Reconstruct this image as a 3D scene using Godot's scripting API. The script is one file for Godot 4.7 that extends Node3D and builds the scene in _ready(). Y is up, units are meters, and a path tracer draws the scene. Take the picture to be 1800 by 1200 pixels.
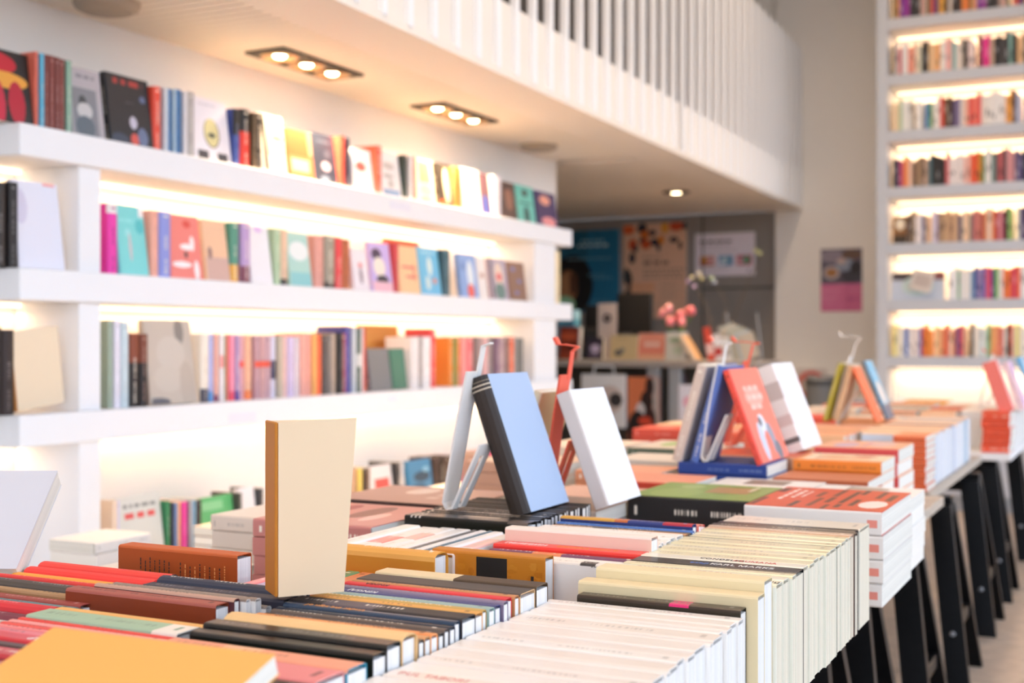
extends Node3D
# A bookshop: display tables on trestles, a lit wall shelf, a tall lit bookcase, a balcony over the wall shelf and a counter at the back.
# x runs to the right, -z runs along the wall shelf away from the camera, y is up; metres.

const WALL := -3.16        # face of the wall behind the shelves
const FRONT := -2.866      # front of the shelf boards
const SOFFIT := 2.185      # underside of the balcony

var M := {}                # materials
var spine_sheet: Image     # one sheet of printed spines, one of printed covers
var cover_sheet: Image
var spine_count := 0
var cover_count := 0
var rng := RandomNumberGenerator.new()
var books := []            # every book that needs a label of its own
var used_names := {}
var stock: SurfaceTool     # books hidden in piles or too far to tell apart, joined

func _ready():
	rng.seed = 4711
	# ---------------------------------------------------------------- camera
	var cam := Camera3D.new()
	cam.name = "camera"
	add_child(cam)
	cam.position = Vector3(0, 1.1, 0)
	cam.rotation.y = atan(1100.0 / 2225.0)
	var lens := CameraAttributesPhysical.new()
	lens.frustum_focal_length = 64.86
	lens.frustum_focus_distance = 1.72
	lens.exposure_aperture = 5.6
	lens.frustum_near = 0.05
	lens.frustum_far = 200.0
	cam.attributes = lens
	cam.keep_aspect = Camera3D.KEEP_HEIGHT
	cam.fov = rad_to_deg(2.0 * atan(600.0 / 2225.0))
	cam.near = 0.05
	cam.far = 200.0
	cam.current = true
	# ---------------------------------------------------------------- sky and exposure
	var env := Environment.new()
	env.background_mode = Environment.BG_SKY
	var sky := Sky.new()
	var sm := ProceduralSkyMaterial.new()
	sm.sky_top_color = Color(0.72, 0.82, 0.96)
	sm.sky_horizon_color = Color(0.93, 0.96, 1.0)
	sm.ground_horizon_color = Color(0.8, 0.8, 0.8)
	sm.ground_bottom_color = Color(0.55, 0.54, 0.52)
	sm.sky_curve = 0.2
	sky.sky_material = sm
	env.sky = sky
	env.background_energy_multiplier = 4.5
	env.tonemap_mode = Environment.TONE_MAPPER_LINEAR
	env.tonemap_exposure = 1.16
	env.sdfgi_enabled = true
	env.ssao_enabled = true
	env.ssil_enabled = true
	var we := WorldEnvironment.new()
	we.name = "environment"
	we.environment = env
	add_child(we)
	# ---------------------------------------------------------------- the rest
	spine_sheet = Image.create(2048, 2048, false, Image.FORMAT_RGB8)
	spine_sheet.fill(Color.WHITE)
	cover_sheet = Image.create(2048, 1024, false, Image.FORMAT_RGB8)
	cover_sheet.fill(Color.WHITE)
	make_materials()
	stock = st()
	room()
	ceiling_lamps()
	balcony()
	wall_shelf()
	bookcase()
	back_corner()
	trestle_tables()
	wall_rows()
	bookcase_rows()
	near_table_rows()
	table_piles()
	easels()
	far_tables()
	var t := ImageTexture.create_from_image(spine_sheet)
	M.spine.albedo_texture = t
	M.spine_gloss.albedo_texture = t
	M.art.albedo_texture = ImageTexture.create_from_image(cover_sheet)
	tag(put("table_stock", done(stock), M.plain), "mass of further books filling the piles and far rows on the tables", "books", "", "stuff")
	settle_labels()

# ==================================================================== helpers
func lin(hex: String) -> Color:
	return Color(hex).srgb_to_linear()

func mat(hex: String, rough := 0.6, spec := 0.5) -> StandardMaterial3D:
	var m := StandardMaterial3D.new()
	m.albedo_color = Color(hex)
	m.roughness = rough
	m.metallic_specular = spec
	return m

func glow(hex: String, power: float) -> StandardMaterial3D:
	var m := mat(hex, 0.5)
	m.emission_enabled = true
	m.emission = Color(hex)
	m.emission_energy_multiplier = power
	return m

func noise_tex(size: int, freq: float, lo: Color, hi: Color, sd: int, fractal := 3) -> ImageTexture:
	var n := FastNoiseLite.new()
	n.seed = sd
	n.frequency = freq
	n.fractal_octaves = fractal
	var im := n.get_seamless_image(size, size)
	im.convert(Image.FORMAT_RGB8)
	for y in size:
		for x in size:
			im.set_pixel(x, y, lo.lerp(hi, im.get_pixel(x, y).r))
	return ImageTexture.create_from_image(im)

func make_materials():
	M.white = mat("f1f1f2", 0.55)               # painted boards
	M.wall = mat("efece8", 0.85)
	M.pier = mat("f3efe9", 0.85)
	M.case = mat("c6c8cc", 0.55)
	var plaster := noise_tex(256, 0.05, Color(0.4, 0.4, 0.4), Color(0.6, 0.6, 0.6), 3)
	for k in ["wall", "pier"]:
		M[k].heightmap_enabled = true
		M[k].heightmap_texture = plaster
		M[k].heightmap_scale = 0.06
		M[k].uv1_triplanar = true
		M[k].uv1_world_triplanar = true
		M[k].uv1_scale = Vector3(1.5, 1.5, 1.5)
	M.ribbed = mat("f2e7d8", 0.6)
	M.soffit = mat("efe5d8", 0.5)
	M.fascia = mat("d9dbdd", 0.55)
	M.taupe = mat("8d8680", 0.7)
	M.dark_wood = mat("2e2824", 0.6)
	M.black_paint = mat("0b0b0d", 0.38, 0.3)
	M.black_paint.albedo_texture = noise_tex(128, 0.04, Color(0.7, 0.7, 0.7), Color.WHITE, 9)
	M.black_paint.uv1_triplanar = true
	M.black_paint.uv1_scale = Vector3(3, 14, 3)
	M.screw = mat("9a9ca0", 0.35)
	M.screw.metallic = 0.8
	M.steel = mat("a9adb1", 0.4)
	M.steel.metallic = 0.4
	M.board = mat("cdbfae", 0.6)                # table tops: pale laminated board
	M.board.albedo_texture = noise_tex(256, 0.02, Color(0.82, 0.8, 0.78), Color.WHITE, 12)
	M.board.uv1_triplanar = true
	M.board.uv1_scale = Vector3(0.8, 6, 6)
	M.white_board = mat("ecebea", 0.5)
	for k in 3:
		M["tile%d" % k] = mat(["cbb59d", "c6b099", "cfb9a2"][k], 0.45)
		M["tile%d" % k].albedo_texture = noise_tex(256, 0.03, Color(0.86, 0.85, 0.84), Color.WHITE, 20 + k, 5)
		M["tile%d" % k].uv1_triplanar = true
		M["tile%d" % k].uv1_world_triplanar = true
		M["tile%d" % k].uv1_scale = Vector3(1.2, 1.2, 1.2)
	M.grout = mat("8f8071", 0.9)
	M.cloth = mat("ffffff", 0.75)
	M.spine = mat("ffffff", 0.55)
	M.spine_gloss = mat("ffffff", 0.28)
	M.art = mat("ffffff", 0.42)
	M.plain = mat("ffffff", 0.5)
	for k in ["spine", "spine_gloss", "art", "plain", "cloth"]:
		M[k].vertex_color_use_as_albedo = true
	# page blocks: fine lines of paper edges
	var pg := Image.create(128, 8, false, Image.FORMAT_RGB8)
	var r2 := RandomNumberGenerator.new()
	r2.seed = 5
	for x in 128:
		var v := 0.84 + 0.16 * r2.randf()
		for y in 8:
			pg.set_pixel(x, y, Color(v, v, v))
	M.pages = mat("ffffff", 0.85)
	M.pages.albedo_texture = ImageTexture.create_from_image(pg)
	M.pages.vertex_color_use_as_albedo = true
	M.ink_dark = mat("2c2622", 0.6)
	M.ink_white = mat("f2ece4", 0.6)
	M.ink_red = mat("c8402c", 0.6)
	M.ink_orange = mat("f2a057", 0.6)
	M.ink_blue = mat("6d86c0", 0.6)
	M.ink_coral = mat("e08878", 0.6)
	M.ink_pink = mat("d98a80", 0.6)
	M.led = glow("ffe6c4", 2.0)
	M.panel = glow("ffe0bc", 3.0)
	M.bulb = glow("ffe2b4", 14.0)
	M.frame_dark = mat("2c2823", 0.45)
	M.reflector = mat("b08a5c", 0.3)
	M.reflector.metallic = 0.6
	M.speaker = mat("a39788", 0.6)
	var g := StandardMaterial3D.new()
	g.albedo_color = Color(1, 1, 1, 0.05)
	g.transparency = BaseMaterial3D.TRANSPARENCY_ALPHA
	g.roughness = 0.02
	M.glass = g
	M.acrylic = mat("e9e5df", 0.3)
	M.coral = mat("f0624a", 0.4)
	M.tag = mat("e9e9f2", 0.5)

func numbered(called: String) -> String:
	var n: int = used_names.get(called, 0)
	used_names[called] = n + 1
	return called if n == 0 else "%s_%03d" % [called, n]

func tag(o: Node3D, label: String, category := "", group := "", kind := ""):
	if label: o.set_meta("label", label)
	if category: o.set_meta("category", category)
	if group: o.set_meta("group", group)
	if kind: o.set_meta("kind", kind)
	return o

func thing(called: String, label: String, category: String, at := Vector3.ZERO, basis := Basis(), group := "") -> Node3D:
	var o := Node3D.new()
	o.name = numbered(called)
	add_child(o, true)
	o.transform = Transform3D(basis, at)
	tag(o, label, category, group)
	return o

func put(called: String, mesh: Mesh, m: Material, parent: Node = self, at := Vector3.ZERO, basis := Basis()) -> MeshInstance3D:
	var o := MeshInstance3D.new()
	o.name = numbered(called) if parent == self else called
	o.mesh = mesh
	o.material_override = m
	parent.add_child(o, true)
	o.transform = Transform3D(basis, at)
	return o

func st() -> SurfaceTool:
	var s := SurfaceTool.new()
	s.begin(Mesh.PRIMITIVE_TRIANGLES)
	s.set_smooth_group(-1)
	return s

func done(s: SurfaceTool) -> ArrayMesh:
	s.generate_normals()
	return s.commit()

# a quad given counter-clockwise as seen from outside
func quad(s: SurfaceTool, a: Vector3, b: Vector3, c: Vector3, d: Vector3, uv := []):
	var p := [a, c, b, a, d, c]
	var k := [0, 2, 1, 0, 3, 2]
	for i in 6:
		if uv: s.set_uv(uv[k[i]])
		s.add_vertex(p[i])

func tri(s: SurfaceTool, a: Vector3, b: Vector3, c: Vector3):
	for p in [a, c, b]: s.add_vertex(p)

# box with chamfered edges, from lo to hi
func cbox(s: SurfaceTool, lo: Vector3, hi: Vector3, ch := 0.003, t := Transform3D()):
	var c := minf(ch, 0.45 * minf(hi.x - lo.x, minf(hi.y - lo.y, hi.z - lo.z)))
	var mid := (lo + hi) / 2.0
	var h := (hi - lo) / 2.0
	var P := func(x, y, z, ax):   # corner x,y,z in +-1, on the face across axis ax
		var v := Vector3(x * (h.x - (0.0 if ax == 0 else c)), y * (h.y - (0.0 if ax == 1 else c)), z * (h.z - (0.0 if ax == 2 else c)))
		return t * (mid + v)
	for g in [1, -1]:
		var q := [P.call(g, -1, 1, 0), P.call(g, -1, -1, 0), P.call(g, 1, -1, 0), P.call(g, 1, 1, 0)]
		if g < 0: q.reverse()
		quad(s, q[0], q[1], q[2], q[3])
		q = [P.call(-1, g, 1, 1), P.call(1, g, 1, 1), P.call(1, g, -1, 1), P.call(-1, g, -1, 1)]
		if g < 0: q.reverse()
		quad(s, q[0], q[1], q[2], q[3])
		q = [P.call(-1, -1, g, 2), P.call(1, -1, g, 2), P.call(1, 1, g, 2), P.call(-1, 1, g, 2)]
		if g < 0: q.reverse()
		quad(s, q[0], q[1], q[2], q[3])
	for a in [1, -1]:
		for b in [1, -1]:
			# edges along x, y and z
			var q := [P.call(-1, a, b, 1), P.call(-1, a, b, 2), P.call(1, a, b, 2), P.call(1, a, b, 1)]
			if a * b < 0: q.reverse()
			quad(s, q[0], q[1], q[2], q[3])
			q = [P.call(a, -1, b, 2), P.call(a, -1, b, 0), P.call(a, 1, b, 0), P.call(a, 1, b, 2)]
			if a * b < 0: q.reverse()
			quad(s, q[0], q[1], q[2], q[3])
			q = [P.call(a, b, -1, 0), P.call(a, b, -1, 1), P.call(a, b, 1, 1), P.call(a, b, 1, 0)]
			if a * b < 0: q.reverse()
			quad(s, q[0], q[1], q[2], q[3])
			for d in [1, -1]:
				var u: Vector3 = P.call(a, b, d, 0)
				var v: Vector3 = P.call(a, b, d, 1)
				var w: Vector3 = P.call(a, b, d, 2)
				if a * b * d > 0: tri(s, u, v, w)
				else: tri(s, u, w, v)

func box(lo: Vector3, hi: Vector3, ch := 0.003) -> ArrayMesh:
	var s := st()
	cbox(s, lo, hi, ch)
	return done(s)

# a strip: a polyline in the x-y plane with a thickness, run along z from z0 to z1
func strip(path: Array, thick: float, z0: float, z1: float) -> ArrayMesh:
	var s := st()
	var n := path.size()
	var left := []
	var right := []
	for i in n:
		var d: Vector2 = (path[mini(i + 1, n - 1)] - path[maxi(i - 1, 0)]).normalized()
		var o := Vector2(-d.y, d.x) * thick / 2.0
		left.append(path[i] + o)
		right.append(path[i] - o)
	var ring := left.duplicate()
	for i in n: ring.append(right[n - 1 - i])
	for i in ring.size():
		var a: Vector2 = ring[i]
		var b: Vector2 = ring[(i + 1) % ring.size()]
		quad(s, Vector3(a.x, a.y, z1), Vector3(b.x, b.y, z1), Vector3(b.x, b.y, z0), Vector3(a.x, a.y, z0))
	for i in n - 1:
		var a: Vector2 = left[i]
		var b: Vector2 = left[i + 1]
		var c: Vector2 = right[i + 1]
		var d: Vector2 = right[i]
		quad(s, Vector3(d.x, d.y, z1), Vector3(c.x, c.y, z1), Vector3(b.x, b.y, z1), Vector3(a.x, a.y, z1))
		quad(s, Vector3(a.x, a.y, z0), Vector3(b.x, b.y, z0), Vector3(c.x, c.y, z0), Vector3(d.x, d.y, z0))
	return done(s)

# a turned profile of [radius, height] pairs round y
func lathe(profile: Array, seg := 24) -> ArrayMesh:
	var s := SurfaceTool.new()
	s.begin(Mesh.PRIMITIVE_TRIANGLES)
	s.set_smooth_group(-1)
	for i in profile.size() - 1:
		for k in seg:
			var a := TAU * k / seg
			var b := TAU * (k + 1) / seg
			var p: Vector2 = profile[i]
			var q: Vector2 = profile[i + 1]
			quad(s, Vector3(p.x * cos(b), p.y, p.x * sin(b)), Vector3(p.x * cos(a), p.y, p.x * sin(a)), Vector3(q.x * cos(a), q.y, q.x * sin(a)), Vector3(q.x * cos(b), q.y, q.x * sin(b)))
	return done(s)

func tube(s: SurfaceTool, pts: Array, r: float, seg := 6):
	for i in pts.size() - 1:
		var a: Vector3 = pts[i]
		var b: Vector3 = pts[i + 1]
		var d := (b - a).normalized()
		var u := d.cross(Vector3.UP if absf(d.y) < 0.9 else Vector3.RIGHT).normalized()
		var v := d.cross(u)
		for k in seg:
			var p := (u * cos(TAU * k / seg) + v * sin(TAU * k / seg)) * r
			var q := (u * cos(TAU * (k + 1) / seg) + v * sin(TAU * (k + 1) / seg)) * r
			quad(s, a + p, a + q, b + q, b + p)

func area_lamp(called: String, parent: Node3D, at: Vector3, towards: Vector3, size: Vector2, energy: float, hex: String):
	var l := AreaLight3D.new()
	l.name = called
	parent.add_child(l, true)
	l.area_size = size
	l.light_energy = energy
	l.light_color = Color(hex)
	l.shadow_enabled = true
	l.area_range = 12.0
	l.area_attenuation = 2.0
	var up := Vector3.FORWARD if absf(towards.y) > 0.9 else Vector3.UP
	l.transform = Transform3D(Basis.looking_at(towards, up), at)

# ==================================================================== printing
# cover art, one operation after the other: «e» cx,cy,rx,ry:colour ellipse; «r» x0,y0,x1,y1:colour rectangle; «t» x0,y,x1,h:colour a line of small words
func paint(im: Image, at: Vector2i, size: Vector2i, back: String, ops: String):
	im.fill_rect(Rect2i(at, size), Color(back))
	for op in ops.split(" ", false):
		var bits := op.substr(1).split(":")
		var v := bits[0].split_floats(",")
		var c := Color(bits[1])
		if op[0] == "e":
			var mid := Vector2(v[0] * size.x, v[1] * size.y)
			var rr := Vector2(v[2] * size.x, v[3] * size.y)
			for y in range(maxi(0, int(mid.y - rr.y)), mini(size.y, int(mid.y + rr.y) + 1)):
				for x in range(maxi(0, int(mid.x - rr.x)), mini(size.x, int(mid.x + rr.x) + 1)):
					if ((Vector2(x + 0.5, y + 0.5) - mid) / rr).length() <= 1.0:
						im.set_pixel(at.x + x, at.y + y, c)
		elif op[0] == "r":
			var p := Vector2i(int(v[0] * size.x), int(v[1] * size.y))
			im.fill_rect(Rect2i(at + p, Vector2i(maxi(1, int(v[2] * size.x) - p.x), maxi(1, int(v[3] * size.y) - p.y))), c)
		elif op[0] == "t":
			var x := v[0] * size.x
			var h := maxi(1, int(v[3] * size.y))
			while x < v[2] * size.x:
				var w := minf(rng.randf_range(1.0, 3.0) * maxf(h, 2.0), v[2] * size.x - x)
				im.fill_rect(Rect2i(at + Vector2i(int(x), int(v[1] * size.y)), Vector2i(maxi(1, int(w)), h)), c)
				x += w + maxf(1.0, 0.7 * h)

# a printed cover; gives the corner and size of its place on the sheet, in 0..1
func new_cover(back: String, ops: String) -> Rect2:
	var at := Vector2i((cover_count % 21) * 97 + 2, (cover_count / 21) * 127 + 2)
	cover_count += 1
	paint(cover_sheet, at - Vector2i(1, 1), Vector2i(95, 125), back, ops)
	return Rect2(Vector2(at) / Vector2(2048, 1024), Vector2(93, 123) / Vector2(2048, 1024))

# a printed spine with bands («b» from,to:colour) and two or three lines of small words
func new_spine(back: String, ops := "", words := true) -> Rect2:
	var size := Vector2i(200, 14)
	var at := Vector2i((spine_count % 10) * 204 + 2, (spine_count / 10) * 18 + 2)
	spine_count += 1
	spine_sheet.fill_rect(Rect2i(at - Vector2i(2, 2), size + Vector2i(4, 4)), Color(back))
	for op in ops.split(" ", false):
		if op[0] != "b": continue
		var bits := op.substr(1).split(":")
		var v := bits[0].split_floats(",")
		spine_sheet.fill_rect(Rect2i(at + Vector2i(int(v[0] * size.x), -2), Vector2i(int((v[1] - v[0]) * size.x), size.y + 4)), Color(bits[1]))
	if words:
		var c := Color(back)
		var ink := c.darkened(0.16 if c.get_luminance() > 0.68 else 0.34) if c.get_luminance() > 0.4 else c.lightened(0.4)
		if rng.randf() < 0.3 and c.get_luminance() < 0.8: ink = Color("f4ead8")
		var y := at.y + 6
		for part in [[0.06, rng.randf_range(0.22, 0.34)], [rng.randf_range(0.38, 0.44), rng.randf_range(0.6, 0.82)]]:
			var x: float = part[0] * size.x
			while x < part[1] * size.x:
				var w := rng.randf_range(1, 4)
				spine_sheet.fill_rect(Rect2i(at.x + int(x), y, int(w), 3), ink)
				x += w + (1.6 if rng.randf() < 0.75 else 4.0)
		if rng.randf() < 0.6:
			spine_sheet.fill_rect(Rect2i(at.x + int(size.x * 0.92), y - 1, 5, 5), ink)
	return Rect2(Vector2(at) / 2048.0, Vector2(size) / 2048.0)

# ==================================================================== books
# A book lies in its own frame: the spine runs along x at y = W, the pages open at y = 0, the thickness runs along z, the front cover faces +z.
func spine_profile(W: float, T: float, hard: bool) -> Array:
	var p := [Vector2(0, T / 2)]
	if hard:
		var b := minf(0.3 * T, 0.012)
		for k in 7:
			var z := cos(PI * k / 6.0)
			p.append(Vector2(W - b + b * sin(PI * k / 6.0), z * T / 2))
	else:
		var r := minf(0.3 * T, 0.0035)
		p += [Vector2(W - r, T / 2), Vector2(W - 0.3 * r, T / 2 - 0.3 * r), Vector2(W, T / 2 - r), Vector2(W, -T / 2 + r), Vector2(W - 0.3 * r, -T / 2 + 0.3 * r), Vector2(W - r, -T / 2)]
	p.append(Vector2(0, -T / 2))
	return p

func cover_mesh(L: float, W: float, T: float, hard: bool, c: float, spine: Rect2, color: Color, off: Vector3) -> ArrayMesh:
	var s := st()
	var p := spine_profile(W, T, hard)
	var n := p.size()
	var inn := []
	for v in p: inn.append(Vector2(minf(v.x, W - c) if v.x > 0 else 0.0, clampf(v.y, -T / 2 + c, T / 2 - c)))
	var V := func(q: Vector2, x: float): return Vector3(x, q.x, q.y) + off
	var blank := spine.position + spine.size * Vector2(0.01, -0.05)
	for i in n - 1:
		var on_spine := i > 0 and i < n - 2
		if on_spine: s.set_color(Color.WHITE)
		else: s.set_color(color)
		var va: float = (0.5 - p[i].y / T)
		var vb: float = (0.5 - p[i + 1].y / T)
		var A := Vector2(spine.position.x, spine.position.y + spine.size.y * va)
		var B := Vector2(spine.position.x, spine.position.y + spine.size.y * vb)
		var w := Vector2(spine.size.x, 0)
		var uv := [A, A + w, B + w, B] if on_spine else [Vector2(0.9995, 0.9995), Vector2(0.9995, 0.9995), Vector2(0.9995, 0.9995), Vector2(0.9995, 0.9995)]
		quad(s, V.call(p[i], -L / 2), V.call(p[i], L / 2), V.call(p[i + 1], L / 2), V.call(p[i + 1], -L / 2), uv)
	var white := Vector2(0.9995, 0.9995)
	s.set_color(color)
	s.set_uv(white)
	var wh := [white, white, white, white]
	for i in n - 1:
		quad(s, V.call(inn[i], L / 2), V.call(inn[i], -L / 2), V.call(inn[i + 1], -L / 2), V.call(inn[i + 1], L / 2), wh)
		quad(s, V.call(p[i], L / 2), V.call(inn[i], L / 2), V.call(inn[i + 1], L / 2), V.call(p[i + 1], L / 2), wh)
		quad(s, V.call(inn[i], -L / 2), V.call(p[i], -L / 2), V.call(p[i + 1], -L / 2), V.call(inn[i + 1], -L / 2), wh)
	for k in [[p[0], inn[0]], [inn[n - 1], p[n - 1]]]:
		quad(s, V.call(k[0], L / 2), V.call(k[0], -L / 2), V.call(k[1], -L / 2), V.call(k[1], L / 2), wh)
	return done(s)

func pages_mesh(L: float, W: float, T: float, c: float, m: float, hex: String, off: Vector3) -> ArrayMesh:
	var s := st()
	s.set_color(lin(hex))
	var lo := Vector3(-L / 2 + m, m, -T / 2 + c) + off
	var hi := Vector3(L / 2 - m, W - c * 1.4 - minf(0.2 * T, 0.004), T / 2 - c) + off
	var u := maxf(1.0, roundf(T / 0.03))
	var uv := [Vector2(0, 0), Vector2(u, 0), Vector2(u, 1), Vector2(0, 1)]
	quad(s, Vector3(hi.x, lo.y, hi.z), Vector3(hi.x, lo.y, lo.z), Vector3(hi.x, hi.y, lo.z), Vector3(hi.x, hi.y, hi.z), uv)
	quad(s, Vector3(lo.x, lo.y, lo.z), Vector3(lo.x, lo.y, hi.z), Vector3(lo.x, hi.y, hi.z), Vector3(lo.x, hi.y, lo.z), uv)
	quad(s, Vector3(lo.x, lo.y, lo.z), Vector3(hi.x, lo.y, lo.z), Vector3(hi.x, lo.y, hi.z), Vector3(lo.x, lo.y, hi.z), [Vector2(0, 0), Vector2(0, 1), Vector2(u, 1), Vector2(u, 0)])
	quad(s, Vector3(lo.x, hi.y, hi.z), Vector3(hi.x, hi.y, hi.z), Vector3(hi.x, hi.y, lo.z), Vector3(lo.x, hi.y, lo.z), [Vector2(0, 0), Vector2(0, 1), Vector2(u, 1), Vector2(u, 0)])
	quad(s, Vector3(lo.x, lo.y, hi.z), Vector3(hi.x, lo.y, hi.z), Vector3(hi.x, hi.y, hi.z), Vector3(lo.x, hi.y, hi.z), [Vector2.ZERO, Vector2.ZERO, Vector2.ZERO, Vector2.ZERO])
	quad(s, Vector3(hi.x, lo.y, lo.z), Vector3(lo.x, lo.y, lo.z), Vector3(lo.x, hi.y, lo.z), Vector3(hi.x, hi.y, lo.z), [Vector2.ZERO, Vector2.ZERO, Vector2.ZERO, Vector2.ZERO])
	return done(s)

# o: L, W, T, color, and maybe face (colour of the covers), art, bands, hard, pages, plain (no words), title, off
func book(at: Vector3, basis: Basis, o: Dictionary) -> Node3D:
	var b := Node3D.new()
	b.name = numbered(o.get("called", "hardback_book" if o.get("hard", false) else "paperback_book"))
	add_child(b, true)
	b.transform = Transform3D(basis, at)
	var L: float = o.L
	var W: float = o.W
	var T: float = o.T
	var hard: bool = o.get("hard", false)
	var c := minf(0.0028 if hard else 0.0012, T * 0.2)
	var off: Vector3 = o.get("off", Vector3.ZERO)
	var sp := new_spine(o.color, o.get("bands", ""), not o.get("plain", false))
	var face: String = o.get("face", o.color)
	put("cover", cover_mesh(L, W, T, hard, c, sp, lin(face), off), M.spine_gloss if o.get("gloss", false) else M.spine, b)
	put("page_block", pages_mesh(L, W, T, c, 0.003 if hard else 0.0006, o.get("pages", "f3eee2"), off), M.pages, b)
	if o.get("art", ""):
		var r := new_cover(o.get("face", o.color), o.art)
		var s := st()
		s.set_color(Color.WHITE)
		var z := T / 2 + 0.0004
		var w := W - minf(0.3 * T, 0.01)
		var p0 := r.position
		var p1 := r.position + r.size
		# the top of the cover is at +x, its left side at the spine
		quad(s, Vector3(-L / 2, w, z) + off, Vector3(-L / 2, 0, z) + off, Vector3(L / 2, 0, z) + off, Vector3(L / 2, w, z) + off, [Vector2(p0.x, p1.y), p1, Vector2(p1.x, p0.y), p0])
		put("cover_print", done(s), M.art, b)
	for t in o.get("titles", []):   # [text, material, place along the spine 0..1, letter height, reversed]
		lettering(b, t[0], M[t[1]], Vector3(-L / 2 + L * t[2], W + 0.0002, 0) + off, t[3], t[4])
	return b

func lettering(parent: Node3D, text: String, m: Material, at: Vector3, size: float, turned := false):
	var t := TextMesh.new()
	var f := SystemFont.new()
	f.font_names = PackedStringArray(["Droid Sans"])
	t.font = f
	t.text = text
	t.font_size = 24
	t.pixel_size = size / 18.0
	t.depth = 0.0003
	t.curve_step = 4.0
	var basis := Basis(Vector3(1, 0, 0), Vector3(0, 0, -1), Vector3(0, 1, 0))
	if turned: basis = Basis(Vector3.UP, PI) * basis
	put("title", t, m, parent, at, basis)

# a book joined to the stock: boards, spine and page block
func stock_book(at: Vector3, basis: Basis, L: float, W: float, T: float, spine: String, face: String, off := Vector3.ZERO):
	var t := Transform3D(basis, at)
	var c := minf(0.002, T * 0.15)
	var lo := Vector3(-L / 2, 0, -T / 2) + off
	var hi := Vector3(L / 2, W, T / 2) + off
	stock.set_color(lin(face))
	cbox(stock, lo, Vector3(hi.x, hi.y - c, lo.z + c), 0.0003, t)
	cbox(stock, Vector3(lo.x, lo.y, hi.z - c), Vector3(hi.x, hi.y - c, hi.z), 0.0003, t)
	stock.set_color(lin(spine))
	cbox(stock, Vector3(lo.x, hi.y - c, lo.z), hi, 0.0008, t)
	stock.set_color(lin("f0ebe0"))
	cbox(stock, lo + Vector3(0.001, 0.001, c), hi - Vector3(0.001, c, c), 0.0003, t)

# ---- words for the labels
func color_word(hex: String) -> String:
	var c := Color(hex)
	var h := c.h * 360.0
	if c.v < 0.2: return "black"
	if c.s < 0.1: return "white" if c.v > 0.88 else "pale grey" if c.v > 0.7 else "grey" if c.v > 0.42 else "dark grey"
	if c.s < 0.2 and c.v > 0.86: return "cream" if h > 15 and h < 75 else "pale green" if h < 170 and h >= 75 else "pale blue" if h < 260 and h >= 75 else "pale pink"
	if c.v < 0.36: return "dark brown" if h < 60 or h > 330 else "dark green" if h < 170 else "navy"
	var w := "red"
	if h < 12 or h > 345: w = "red" if c.s > 0.55 else "rose"
	elif h < 22: w = "orange red" if c.s > 0.6 else "salmon"
	elif h < 42: w = ("orange" if c.s > 0.55 else "peach") if c.v > 0.68 else "brown"
	elif h < 66: w = ("yellow" if c.s > 0.5 else "beige") if c.v > 0.7 else "olive"
	elif h < 160: w = "green"
	elif h < 195: w = "teal"
	elif h < 245: w = "blue"
	elif h < 300: w = "violet"
	else: w = "pink" if c.s < 0.6 else "magenta"
	if c.v < 0.58 and w in ["red", "rose", "salmon", "orange red"]: return "maroon"
	if c.v < 0.6 and w in ["green", "blue", "violet", "teal"]: return "dark " + w
	if c.s < 0.35 and w in ["green", "blue", "violet", "teal"]: return "light " + w
	return w

# remember a book: what it looks like, the row it belongs to and its rank there
func enter(b: Node3D, hex: String, desc: String, row: String, from: String, group: String):
	b.set_meta("category", "book")
	b.set_meta("group", group)
	books.append({"node": b, "what": desc if desc else color_word(hex) + " book", "color": color_word(hex), "row": row, "from": from, "own": desc != ""})

const RANKS := ["first", "second", "third", "fourth", "fifth", "sixth", "seventh", "eighth", "ninth", "tenth", "eleventh", "twelfth", "thirteenth", "fourteenth", "fifteenth", "sixteenth", "seventeenth", "eighteenth", "nineteenth", "twentieth"]

func settle_labels():
	var rows := {}
	for k in books:
		if not rows.has(k.row): rows[k.row] = []
		rows[k.row].append(k)
	for name in rows:
		var row: Array = rows[name]
		var seen := {}
		for k in row: seen[k.what] = seen.get(k.what, 0) + 1
		var nth := {}
		for k in row:
			nth[k.what] = nth.get(k.what, 0) + 1
			var label: String = k.what + " " + k.row
			if seen[k.what] > 1:
				var rank: String = RANKS[nth[k.what] - 1] if nth[k.what] <= 20 else "%dth" % nth[k.what]
				label = "%s %s from %s %s" % [rank, k.what, k.from, k.row]
			k.node.set_meta("label", label)
			if label.split(" ").size() > 16: print("LONG ", label)

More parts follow.
